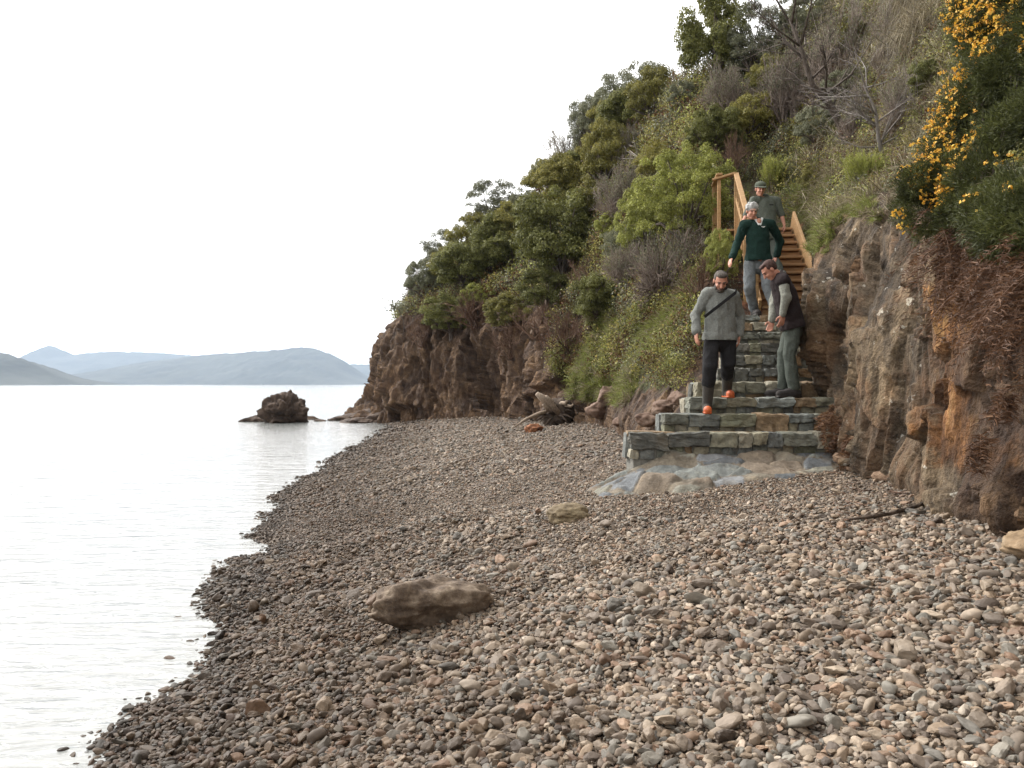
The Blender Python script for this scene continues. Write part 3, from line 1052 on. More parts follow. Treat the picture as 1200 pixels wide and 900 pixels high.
def plant(name, key, px, pyb, wpx, hpx, label, group=None, cat='shrub', rz=None, tilt=0, sink=.06, D=None):
    loc = hit(px, pyb) if D is None else P(px, pyb, D)
    d = loc.y
    k = (1.3 if group == G1 else 1.12) if not key.startswith('twig') else 1.15
    w, h = wpx / F * d * k, hpx / F * d * k * .96
    o = empty(name, loc - Vector((0, 0, h * sink)), label, cat, group)
    o.rotation_euler = (0, tilt, random.uniform(0, 6.28) if rz is None else rz)
    if tilt: o.rotation_euler = Matrix.Rotation(tilt, 3, 'Y').to_euler()
    H, Wd = PH[key]
    s = (w / Wd, w / Wd, h / H)
    o.scale = s
    for nm, me in PROTO[key]:
        c = bpy.data.objects.new(nm, me)
        COL.objects.link(c)
        c.parent = o
    return o


G1 = 'shrubs and small trees on the headland'
G2 = 'bushes on the slope above the steps'
PL = [
    # name, kind, px, py of the foot, width px, height px, label, group
    ('shrub', 'grey1', 500, 358, 46, 50, 'grey green scrub at the seaward lip of the headland', G1),
    ('shrub', 'twig1', 487, 345, 30, 42, 'thin bare shrub sticking up at the tip of the headland', G1),
    ('shrub', 'grey2', 517, 318, 40, 48, 'tall pale scrub on the skyline above the headland tip', G1),
    ('shrub', 'dark1', 545, 352, 66, 62, 'round green bush low on the headland above the rock face', G1),
    ('shrub', 'olive1', 556, 310, 60, 56, 'yellowish green bush in the middle of the headland crowns', G1),
    ('tree', 'grey2', 583, 268, 62, 58, 'loose grey green tree breaking the headland skyline', G1),
    ('shrub', 'dark2', 600, 322, 70, 66, 'dark bush below the loose skyline tree of the headland', G1),
    ('shrub', 'olive2', 526, 336, 44, 44, 'small olive bush just in from the headland tip', G1),
    ('shrub', 'grey1', 618, 276, 50, 46, 'faded olive bush right of the loose skyline tree', G1),
    ('tree', 'dark1', 658, 345, 110, 108, 'biggest dense dark green tree, above the driftwood stump', G1),
    ('shrub', 'dark2', 640, 372, 60, 52, 'dark bush under the front of the biggest dense tree', G1),
    ('shrub', 'olive1', 655, 262, 72, 72, 'olive bush on top of the biggest dense tree', G1),
    ('tree', 'olive2', 634, 224, 26, 46, 'small round headed tree alone on the skyline step', G1),
    ('shrub', 'twig2', 672, 196, 62, 76, 'mauve grey bare scrub on the skyline slope', G1),
    ('tree', 'grey2', 690, 150, 46, 66, 'feathery blue grey tree standing up on the upper skyline', G1),
    ('shrub', 'grey1', 716, 150, 66, 62, 'low grey scrub between the feathery tree and the summit bushes', G1),
    ('shrub', 'olive1', 712, 232, 66, 84, 'golden olive bush above a patch of red earth', G1),
    ('shrub', 'grey2', 748, 138, 74, 76, 'pale grey green bush at the summit of the skyline', G1),
    ('shrub', 'olive1', 768, 150, 66, 66, 'olive bush in the notch left of the big top tree', G1),
    ('shrub', 'twig1', 742, 198, 50, 62, 'bare grey scrub with pale dead stems below the summit bushes', G1),
    ('shrub', 'dark1', 690, 300, 50, 56, 'dark bush at the right shoulder of the biggest dense tree', G1),
    ('shrub', 'lime1', 718, 290, 36, 36, 'small fresh green bush between dark tree and grey twigs', G1),
    ('shrub', 'limebig', 803, 300, 135, 128, 'large bright green bush left of the wooden handrail', G2),
    ('shrub', 'limebig', 757, 310, 78, 90, 'light green bush on the left flank of the large bright one', G2),
    ('shrub', 'twig2', 782, 345, 120, 100, 'wide mauve bush of bare twigs beside the handrail', G2),
    ('shrub', 'twig1', 738, 340, 70, 76, 'smaller grey bush of bare twigs left of the mauve one', G2),
    ('shrub', 'twigb', 822, 350, 70, 62, 'reddish brown bare bush behind the man in grey fleece', G2),
    ('shrub', 'broom2', 712, 350, 36, 34, 'small yellow green tuft at the foot of the bare twig bushes', G2),
    ('tree', 'dark2', 838, 108, 98, 130, 'big dark tree at the top of the slope with sky behind', G2),
    ('shrub', 'grey2', 880, 95, 60, 90, 'thin grey green crown right of the big dark tree', G2),
    ('shrub', 'grey1', 800, 135, 40, 40, 'small grey bush left of the big dark tree foot', G2),
    ('shrub', 'olive2', 880, 168, 60, 66, 'yellow green bush halfway up above the handrail', G2),
    ('shrub', 'broom2', 906, 222, 36, 44, 'lime bush just above the cap of the highest man', G2),
    ('shrub', 'twig1', 925, 150, 80, 130, 'tall grey bare scrub above the lime bush', G2),
    ('shrub', 'twig2', 985, 110, 110, 130, 'wide grey bare scrub behind the leaning dead tree', G2),
    ('shrub', 'olive1', 1000, 75, 60, 60, 'faint olive bush showing through the grey scrub', G2),
    ('shrub', 'twig1', 1045, 90, 60, 110, 'pale bare scrub left of the hanging dry grass', G2),
    ('shrub', 'broom1', 1013, 220, 56, 50, 'yellow green tufty bush on top of the rock wall', G2),
    ('shrub', 'grey1', 960, 180, 56, 60, 'dull grey green scrub between two dead trees', G2),
    ('shrub', 'twigb', 930, 110, 60, 60, 'brown leafless scrub under the upper slope trees', G2),
    ('shrub', 'dark2', 1092, 120, 50, 56, 'dark green bush between dry grass and the flowering gorse', G2),
    ('shrub', 'twigb', 520, 382, 70, 46, 'dry brown brush hanging near the headland tip over bare rock', G1),
    ('shrub', 'olive1', 598, 392, 60, 44, 'low olive bush hanging over the middle of the headland rock face', G1),
    ('shrub', 'dark2', 700, 385, 60, 60, 'dark bush at the right foot of the headland crowns beside the grass', G1),
    ('shrub', 'twigb', 665, 412, 90, 56, 'wide dry brown brush above the driftwood stump', G1),
    ('shrub', 'twigb', 600, 415, 70, 44, 'dry brown brush low on the face under the olive bush', G1),
    ('shrub', 'dark1', 575, 330, 60, 60, 'dark crown between the skyline tree and the low round bush', G1),
    ('shrub', 'olive2', 610, 300, 70, 60, 'broad olive crown left of the biggest dense tree', G1),
    ('shrub', 'twig2', 735, 260, 80, 80, 'grey bare scrub beneath the golden olive bush', G1),
    ('shrub', 'dark2', 665, 232, 50, 50, 'dark bush on the skyline between the round headed tree and the scrub', G1),
    ('shrub', 'grey1', 650, 200, 46, 40, 'grey scrub on the skyline right above the round headed tree', G1),
    ('shrub', 'olive1', 720, 170, 56, 50, 'olive bush behind the feathery blue grey tree foot', G1),
    ('shrub', 'twig2', 860, 140, 80, 80, 'mauve bare scrub under the big dark tree', G2),
    ('shrub', 'twig1', 1010, 165, 70, 80, 'grey bare scrub between the dead trees and the tufty bush', G2),
    ('shrub', 'twig2', 1060, 150, 70, 90, 'pale bare scrub left of the dark green bush', G2),
    ('shrub', 'grey1', 940, 60, 70, 70, 'grey green scrub at the top edge above the dark dead tree', G2),
    ('shrub', 'dark1', 735, 175, 60, 60, 'dark bush just below the summit bushes of the skyline', G1),
    ('shrub', 'twig1', 700, 165, 60, 70, 'bare scrub among the skyline bushes below the feathery tree', G1),
    ('shrub', 'grey1', 770, 260, 60, 50, 'grey green scrub on the skirt of the large bright bush', G2),
    ('shrub', 'olive1', 700, 262, 60, 50, 'olive bush between the golden one and the dark crowns', G1),
    ('shrub', 'grey2', 730, 310, 50, 50, 'grey green bush between the dark crowns and the bare twigs', G2),
    ('shrub', 'limebig', 846, 338, 46, 70, 'narrow bright green bush standing right against the handrail posts', G2),
    ('shrub', 'dark1', 528, 398, 60, 48, 'dark bush hanging lowest over the seaward part of the headland face', G1),
    ('shrub', 'twigb', 495, 402, 56, 40, 'dry brown brush clinging to the outermost rock face of the headland', G1),
    ('shrub', 'olive1', 905, 120, 60, 60, 'olive bush right of the grey green crown high on the slope', G2),
    ('shrub', 'grey1', 1000, 130, 70, 50, 'grey green scrub on the open slope right of the leaning dead tree', G2),
    ('shrub', 'olive2', 955, 225, 40, 36, 'small olive bush on the grassy edge right of the cap wearing man', G2),
    ('shrub', 'twigb', 560, 380, 90, 44, 'dry brown brush hanging over the headland rock face', G1),
    ('shrub', 'twigb', 630, 392, 80, 42, 'dry brown brush under the dark bush above the cliff foot', G1),
    ('shrub', 'twigb', 690, 345, 60, 50, 'dry brown brush right of the biggest dense tree', G1),
    ('shrub', 'lime1', 560, 366, 34, 30, 'small bright green clump on the headland rock edge', G1),
    ('shrub', 'dark1', 838, 185, 66, 60, 'dark scrub in the shade above the large bright bush', G2),
    ('shrub', 'olive2', 775, 215, 60, 56, 'olive scrub above the large bright bush', G2),
    ('shrub', 'twigb', 860, 210, 50, 60, 'brown brush behind the top of the handrail', G2),
]
for e in PL:
    plant(e[0], e[1], e[2], e[3], e[4], e[5], e[6], e[7], 'tree' if e[0] == 'tree' else 'shrub')


# lone sapling off the headland lip
def sapling():
    b = hit(474, 388)
    o = empty('sapling', b, 'lone thin sapling leaning out from the headland tip over the water', 'small tree', G1)
    m = Mesh()
    tip = b + Vector((-.35, 0, 1.2))
    m.tube([b - Vector((0, 0, .2)), b + Vector((-.05, 0, .5)), tip], [.04, .03, .01], 5, .1)
    link('trunk', m.mesh('sapling_trunk'), BARK, o)
    rs = np.random.default_rng(5)
    c = np.array(tip) + rs.normal(0, 1, (260, 3)) * np.array([.26, .26, .17])
    link('crown', leafmesh('sapling_crown', [leaves(c, rs.normal(size=(260, 3)), .13, rs, 1.8)]), L_GREY, o)


sapling()


# bare dead trees on the slope
def dead_tree(pts, r0, label, seed, mat, twigs=26):
    base = hit(*pts[0])
    d = base.y
    w = [base - Vector((0, 0, .15))] + [P(x, y, d - .12 * (k + 1)) for k, (x, y) in enumerate(pts[1:])]
    o = empty('dead_tree', base, label, 'dead tree', 'dead trees on the slope')
    m = Mesh()
    n = len(w)
    m.tube(w, [r0 * (1 - .75 * i / (n - 1)) for i in range(n)], 7, .12, seed=seed)
    link('trunk', m.mesh('trunk'), mat, o)
    tw = Mesh(); rr = np.random.default_rng(seed)
    for k in range(twigs):
        f = rr.uniform(.25, .98) * (n - 1); i = int(f)
        s = w[i].lerp(w[min(i + 1, n - 1)], f - i)
        dr = Vector((rr.normal(-.1, .8), rr.normal(0, .5), rr.uniform(.1, 1.0))).normalized()
        L = rr.uniform(.4, 1.0) * d / 14 * 1.2
        e = s + dr * L
        mid = s.lerp(e, .5) + Vector(rr.normal(0, .06, 3))
        tw.tube([s, mid, e], [r0 * .3, r0 * .2, r0 * .07], 4, 0)
        for j in range(5):
            s2 = mid.lerp(e, rr.uniform(-.3, 1)); e2 = s2 + (dr + Vector(rr.normal(0, .6, 3))).normalized() * L * rr.uniform(.25, .6)
            tw.tube([s2, e2], [r0 * .13, r0 * .04], 3, 0)
            for q in range(3):
                s3 = s2.lerp(e2, rr.uniform(.3, 1)); e3 = s3 + (dr + Vector(rr.normal(0, .8, 3))).normalized() * L * .22
                tw.tube([s3, e3], [r0 * .06, r0 * .03], 3, 0)
    link('branches', tw.mesh('branches'), mat, o)


dead_tree([(997, 172), (985, 145), (970, 118), (952, 100), (940, 60), (925, 22)], .085, 'dark leaning dead tree with bare branches high on the slope', 3, BARK, 16)
dead_tree([(972, 120), (962, 85), (945, 66), (918, 46)], .05, 'bare dead tree crossing left from the dark leaning trunk', 4, BARK, 12)
dead_tree([(1040, 190), (1030, 165), (1026, 130), (1012, 100)], .04, 'smaller grey dead tree on the slope over the rock wall', 5, BARKG, 18)
dead_tree([(772, 205), (768, 190), (764, 170)], .07, 'short pale dead stem above the large bright green bush', 6, simple('bleached_wood', (.32, .28, .24), (.5, .46, .41), 10), 3)


# flowering gorse on the near right
def gorse():
    base = hit(1150, 262)
    o = empty('gorse_bush', base, 'dark green gorse bush covered in orange yellow flowers over the rock wall', 'gorse bush')
    rs = np.random.default_rng(77)
    # lobes down the slope; (px, py, radius px, distance)
    lb = [(1085, 245, 34, 6.6), (1110, 210, 36, 6.5), (1075, 215, 24, 6.5), (1125, 165, 38, 6.6), (1160, 215, 48, 6.1), (1150, 120, 42, 6.5),
          (1195, 160, 48, 6.0), (1185, 85, 46, 6.2), (1165, 50, 40, 6.6), (1150, 20, 34, 6.8), (1200, 20, 46, 6.4), (1215, 235, 50, 5.7),
          (1250, 130, 60, 5.7), (1245, 40, 60, 6.0), (1170, -20, 45, 6.7), (1230, -40, 60, 6.3), (1135, 255, 36, 6.2), (1190, 265, 40, 5.8), (1290, 210, 60, 5.4), (1300, 80, 70, 5.6),
          (1200, 262, 44, 5.0), (1240, 275, 44, 4.7), (1225, 235, 40, 4.9), (1270, 240, 50, 4.6), (1175, 270, 34, 5.2), (1160, 250, 34, 5.5), (1190, 235, 40, 5.3)]
    parts = []; fl = []; st = Mesh()
    for k, (x, y, r, d) in enumerate(lb):
        c = np.array(P(x, y, d)[:]); rr = r / F * d
        n = int(42000 * rr * rr * 3.6) + 500
        dd = rs.normal(size=(n, 3)); dd /= np.linalg.norm(dd, axis=1, keepdims=True)
        lump = 1 + .28 * vnoise(dd * 2.6 + k * 5, 9) + .3 * vnoise(dd * 6 + k * 5, 19)
        pos = c + dd * (rr * lump * (1 - np.abs(rs.normal(0, .22, n))))[:, None]
        bd = dd + rs.normal(0, .6, (n, 3)) + np.array([0, 0, .35])
        cl = vnoise(pos * 6, 12)
        parts.append(blades(pos, bd, .036, .0058, rs, np.clip(.45 + .3 * cl + rs.normal(0, .15, n), 0, 1), .15))
        a = Vector(base).lerp(Vector(c), .1); st.tube([a, a.lerp(Vector(c), .6) + Vector(rs.normal(0, .04, 3)), Vector(c)], [.009, .007, .004], 5, .1)
        # flowers towards the light and the open side
        nf = int(5200 * rr * rr)
        df = rs.normal(size=(nf * 3, 3)); df /= np.linalg.norm(df, axis=1, keepdims=True)
        lumpf = 1 + .28 * vnoise(df * 2.6 + k * 5, 9) + .3 * vnoise(df * 6 + k * 5, 19)
        pf = c + df * (rr * lumpf * 1.04)[:, None]
        pat = fbm(pf * 3.2, 3, 33)
        fx = 600 + F * pf[:, 0] / pf[:, 1]; fy = 450 - F * (pf[:, 2] - EYE) / pf[:, 1]
        edge = .85 * np.clip(1.15 - (fx - (1045 + (250 - fy) * .45)) / 95, .0, 1) + .35 * np.clip((130 - fy) / 90, 0, 1)
        keep = (df @ np.array([-.65, -.35, .5]) > .05) & (pat > .32 - .45 * edge) & (rs.random(len(pf)) < .05 + .38 * np.clip(edge, 0, 1))
        fl.append((pf[keep], df[keep]))
    link('foliage', leafmesh('gorse_foliage', parts), L_GORSE, o)
    link('stems', st.mesh('gorse_stems'), BARK, o)
    pf = np.concatenate([a for a, b in fl]); df = np.concatenate([b for a, b in fl])
    fp = []
    for q in range(5):
        off = rs.normal(0, .009, pf.shape)
        fp.append(leaves(pf + off, df + rs.normal(0, .8, df.shape), .023, rs, 1.2))
    link('flowers', leafmesh('gorse_flowers', fp), PETAL, o)


gorse()


# dead bracken hanging under the gorse: short fronds of dry leaves
def bracken(name, lst, label, seed, mat=L_BROWN, L=.2, n=620, den=40):
    base = hit(*lst[0][:2])
    o = empty(name, base, label, 'dry plant', 'dry plants on the rock wall')
    rs = np.random.default_rng(seed)
    parts = []; stm = Mesh()
    for (x, y, r, d) in lst:
        c = np.array(P(x, y, d)[:]); rr = r / F * d
        for k in range(den):
            s = c + rs.normal(0, .5, 3) * rr
            out = np.array([rs.normal(-.5, .4), rs.normal(-.35, .3), rs.normal(-.35, .4)])
            out /= np.linalg.norm(out)
            Lf = L * rs.uniform(1.0, 2.4)
            tt = np.linspace(0, 1, 22)[:, None]
            path = s + out * Lf * tt + np.array([0, 0, -1]) * (Lf * .8 * tt ** 2)
            stm.tube([tuple(p) for p in path[::5]], [.004, .003, .003, .002, .001][:len(path[::5])], 3)
            for sd_ in (-1, 1):
                side = np.cross(out, [0, 0, 1.0]); side /= np.linalg.norm(side) + 1e-6
                dv = side * sd_ + out * .5 + rs.normal(0, .3, (22, 3))
                parts.append(blades(path + rs.normal(0, .006, path.shape), dv, .075 * (1.1 - tt[:, 0]).mean() * 1.2, .0075, rs, np.clip(rs.normal(rs.uniform(.3, .7), .12, 22), 0, 1), .35))
    link('fronds', leafmesh(name + '_fronds', parts), mat, o)
    link('stems', stm.mesh(name + '_stems'), TWIGB, o)


bracken('dead_bracken', [(1150, 300, 30, 5.9), (1110, 290, 30, 6.3), (1185, 310, 26, 5.3), (1165, 325, 18, 5.5), (1200, 320, 22, 5.0), (1145, 270, 28, 6.1), (1215, 320, 22, 4.75), (1200, 305, 22, 4.85), (1235, 305, 22, 4.6)],
        'rusty brown dead bracken hanging below the gorse', 5)
bracken('dry_fern', [(985, 505, 16, 8.75), (1003, 520, 14, 8.3), (975, 485, 10, 9.0)], 'low rusty dry fern at the foot of the rock wall by the steps', 6, L=.08, den=26)
bracken('dry_weed', [(1185, 470, 14, 4.75), (1150, 520, 10, 5.3)], 'sparse orange brown weeds on the ochre rock at the right edge', 7, L=.07, den=9)


# ------------------------------------------------------------------ ground cover on the slopes
def slope_samples(n, cond, seed):
    rs = np.random.default_rng(seed)
    h, w = CU.shape
    a = np.linalg.norm(np.cross(CG[1:, :-1] - CG[:-1, :-1], CG[:-1, 1:] - CG[:-1, :-1]), axis=-1)
    c = cond[:-1, :-1]
    a = a * c
    # weight so that the density follows what can be seen: nearer ground gets more
    a = a / np.maximum(CG[:-1, :-1, 1], 3) ** 1.1
    k = rs.choice(a.size, n, p=(a / a.sum()).ravel())
    i, j = np.unravel_index(k, a.shape)
    u, v = rs.random(n)[:, None], rs.random(n)[:, None]
    p = CG[i, j] + (CG[i + 1, j] - CG[i, j]) * u + (CG[i, j + 1] - CG[i, j]) * v
    return p, CN[i, j], rs


def tuft(name, seed, mat, n=46, L=.3, W=.012, spread=.7, bend=.6):
    rs = np.random.default_rng(seed)
    d = rs.normal(0, spread, (n, 3)); d[:, 2] = rs.uniform(.5, 1.2, n)
    me = leafmesh(name, [blades(rs.normal(0, .05, (n, 3)) * np.array([1, 1, .1]), d, L, W, rs, None, bend)])
    me.materials.append(mat)
    return me


def clump(name, seed, mat, n=150, leaf=.038):
    rs = np.random.default_rng(seed)
    d = rs.normal(size=(n, 3)); d /= np.linalg.norm(d, axis=1, keepdims=True)
    pos = d * rs.uniform(.1, .26, n)[:, None] * np.array([1, 1, .7]) + np.array([0, 0, .1])
    me = leafmesh(name, [leaves(pos, d + rs.normal(0, .7, (n, 3)), leaf, rs, 1.9)])
    me.materials.append(mat)
    return me


def inpoly(px, py, poly):
    r = np.zeros(px.shape, bool)
    n = len(poly)
    for i in range(n):
        x1, y1 = poly[i]; x2, y2 = poly[(i + 1) % n]
        c = ((y1 > py) != (y2 > py)) & (px < (x2 - x1) * (py - y1) / ((y2 - y1) if y2 != y1 else 1e-9) + x1)
        r ^= c
    return r


def covers():
    nz = fbm(CG * .8, 3, 202)
    front = CG[..., 1] > 2.5
    # low scrub over the whole upper slope
    cond = ((CV > 4.3) | ((CU > 9) & (CU < 12) & (CV > 2.3) & (nz < .12))) & (CV < 7.2) & front & ((CU < 6.4) | (CU > 8.4) | (CV > 5.3)) & ~((CU > 6.3) & (CU < 8.6) & (nz > .05))
    p, n, rs = slope_samples(17000, cond, 301)
    src = [clump('scrub%d' % k, 400 + k, m) for k, m in enumerate([L_BROWN, L_OLIVE, L_GREY, L_LIME, L_DARK])]
    s = np.clip(p[:, 1] / 17, .45, 1.9) * rs.uniform(.6, 1.6, len(p))
    scatter('undergrowth', p, np.stack([rs.normal(0, .4, len(p)), rs.normal(0, .4, len(p)), rs.uniform(0, 6.28, len(p))], -1), np.repeat(s[:, None], 3, 1),
            rs.choice(5, len(p), p=[.24, .27, .22, .07, .2]), np.ones((len(p), 3)), src, 'low brown and olive undergrowth between the bushes', 'undergrowth')
    # green grass of the bank and the gully
    poly = [(672, 468), (690, 405), (740, 345), (800, 340), (850, 360), (835, 420), (800, 462), (740, 476)]
    c1 = inpoly(CPX, CPY, poly) & (CU > 8.5) & (CU < 12)
    c2 = inpoly(CPX, CPY, [(935, 255), (925, 225), (975, 205), (1000, 235), (968, 300), (958, 290)]) & (CU > 5) & (CU < 8.2)
    c3 = inpoly(CPX, CPY, [(1040, 260), (1000, 215), (960, 250), (962, 300), (985, 250)]) & (CU > 4)
    c4 = (CU > 8.9) & (CU < 11.2) & (CV > 2.2) & (CV < 5.5) & (nz > .2)
    p, n, rs = slope_samples(6500, ((c1 & (nz + .35 * fbm(CG * 3, 2, 209) > -.03)) | (c2 & (nz > -.1)) | c3 | c4), 302)
    src = [tuft('tuft%d' % k, 500 + k, L_GRASS) for k in range(3)] + [tuft('tuft3', 504, L_STRAW)]
    s = np.clip(p[:, 1] / 14, .5, 1.5) * rs.uniform(.35, .9, len(p))
    scatter('grass', p, np.stack([rs.normal(0, .3, len(p)) + .3, rs.normal(0, .3, len(p)) - .3, rs.uniform(0, 6.28, len(p))], -1), np.repeat(s[:, None], 3, 1),
            rs.choice(4, len(p), p=[.27, .27, .26, .2]), np.ones((len(p), 3)), src, 'bright green grass on the bank beside the steps', 'grass')
    # straw-coloured grass hanging on the near slope
    c = ((CU > 2.0) & (CU < 6.9) & (CV > 4.0) & (CV < 6.8) & (CPX > 930) & (nz > -.3))
    p, n, rs = slope_samples(2600, c, 303)
    src = [tuft('dry%d' % k, 600 + k, L_STRAW, 40, .42, .008, .6, 1.0) for k in range(3)] + [tuft('dry3', 604, L_GRASS, 40, .3, .009)]
    s = np.clip(p[:, 1] / 12, .4, 1.3) * rs.uniform(.5, 1.3, len(p))
    scatter('dry_grass', p, np.stack([rs.normal(0, .3, len(p)), rs.normal(-.4, .3, len(p)), rs.uniform(0, 6.28, len(p))], -1), np.repeat(s[:, None], 3, 1),
            rs.choice(4, len(p), p=[.3, .28, .27, .15]), np.ones((len(p), 3)), src, 'pale dry grass hanging down the slope above the rock wall', 'dry grass')
    # pale hanging tussock top right
    p0 = hit(1082, 60)
    for k, (x, y, sc) in enumerate([(1083, 10, 1.3), (1090, 45, 1.0)]):
        b = hit(x, y)
        rs = np.random.default_rng(900 + k)
        n = 1500
        d = rs.normal(0, .35, (n, 3)) + np.array([-.45, -.25, .2])
        me = leafmesh('tussock', [blades(np.array(b) + rs.normal(0, .22, (n, 3)), d, .6 * sc, .009, rs, None, 1.4)])
        o = link('grass_tussock', me, L_STRAW)
        tag(o, ['upper straw coloured tussock hanging at the top edge of the slope', 'lower straw coloured tussock beside the dark green bush'][k], 'tussock', 'hanging straw tussocks')


covers()


def litter():
    rs = np.random.default_rng(71)
    m = Mesh()
    for k in range(110):
        y = rs.uniform(4.8, 9); x = 3.35 - abs(rs.normal(0, .8)) + (y - 6) * .12
        if k % 3 == 0: x = rs.uniform(-1.2, 3)
        z = float(beach_z(x, y)) + .03
        a = rs.uniform(0, 6.28); L = rs.uniform(.05, .22)
        d = Vector((math.cos(a), math.sin(a), rs.normal(0, .1)))
        p = Vector((x, y, z))
        m.tube([p, p + d * L * .5 + Vector(rs.normal(0, .01, 3)), p + d * L], [.003, .004, .002], 4, .2, col=(rs.random(),) * 3)
    o = link('twig_litter', m.mesh('twig_litter'), TWIGB)
    tag(o, 'small dry twigs strewn over the shingle near the rock wall', 'litter', kind='stuff')


litter()

# ------------------------------------------------------------------ stone staircase
def colored(name, rough=.8, scale=9, bd=.012, attr='tint'):
    m, t, b = newmat(name)
    a = t.n('ShaderNodeAttribute', attribute_name=attr)
    n = t.noise(scale, 8, .68); n2 = t.noise(scale * 5, 4, .6); big = t.noise(scale * .35, 4)
    c = t.mix(1.0, a.outputs['Color'], t.ramp(n, [(.25, (.5, .48, .45)), (.5, (.95, .95, .95)), (.72, (1.4, 1.36, 1.28))]), 'MULTIPLY')
    c = t.mix(t.ramp(big, [(.55, 0), (.7, .38)]), c, (.19, .15, .1))
    c = t.mix(.6, c, t.ramp(n2, [(.3, (.7, .7, .7)), (.7, (1.2, 1.2, 1.2))]), 'MULTIPLY')
    t.l(c, b.inputs['Base Color'])
    b.inputs['Roughness'].default_value = rough
    bump(t, b, t.math('ADD', n, t.math('MULTIPLY', n2, .3)), bd * 2)
    return m


STONE = colored('step_stone')
PALST = [tuple(np.array(q_) * np.array([1.0, .95, .92])) for q_ in [(.19, .19, .145), (.15, .16, .135), (.24, .23, .17), (.105, .11, .1), (.17, .19, .18), (.3, .29, .23), (.18, .19, .135), (.23, .17, .105), (.16, .175, .17)]]


def block(m, c, size, seed, col, k=9, rnd=.08, rough=.2):
    """rough squared stone: rounded, noisy box"""
    g = np.linspace(-1, 1, k)
    V, Fc, idx = [], [], {}

    def vid(p):
        key = tuple(np.round(p, 4))
        if key not in idx:
            idx[key] = len(V); V.append(p)
        return idx[key]
    for ax in range(3):
        for sgn in (-1, 1):
            for i in range(k - 1):
                for j in range(k - 1):
                    q = []
                    for (a, b) in ((i, j), (i + 1, j), (i + 1, j + 1), (i, j + 1)):
                        p = [0, 0, 0]; p[ax] = sgn; p[(ax + 1) % 3] = g[a]; p[(ax + 2) % 3] = g[b]
                        q.append(vid(np.array(p, float)))
                    Fc.append(q if sgn > 0 else q[::-1])
    V = np.array(V)
    nn = V / np.linalg.norm(V, axis=1, keepdims=True)
    l4 = (np.abs(V) ** 5).sum(1) ** .2
    V = V * (1 - rnd) + (V / l4[:, None]) * rnd
    h = np.array(size) / 2
    W = V * h
    # plan skew so that joints are not parallel
    rs = np.random.default_rng(seed)
    W[:, 0] += V[:, 1] * h[0] * rs.uniform(-.06, .06) + V[:, 2] * h[0] * rs.uniform(-.14, .14)
    W[:, 2] += V[:, 0] * h[2] * rs.uniform(-.14, .14)
    amp = rough * min(h[0], max(h[2], h[0] * .5)) * 1.4
    W = W + nn * (amp * (fbm(V * 1.2 + seed * 2.7, 3, seed) + .8 * fbm(W * 24 + seed, 2, seed)))[:, None]
    m.add([tuple(w + np.array(c)) for w in W], Fc, col)


SZ = [1.36, 1.55, 1.73, 1.92, 2.10, 2.28, 2.46, 2.63, 2.80, 2.94]
SYF = [8.78, 9.2, 9.6, 10.0, 10.4, 10.78, 11.12, 11.46, 11.8, 12.1]
SXL = [1.29, 1.74, 2.12, 2.3, 2.66, 2.9, 3.08, 3.22, 3.36, 3.46]
SXR = [3.72, 3.85, 4.0, 4.05, 4.1, 4.25, 4.35, 4.45, 4.55, 4.65]


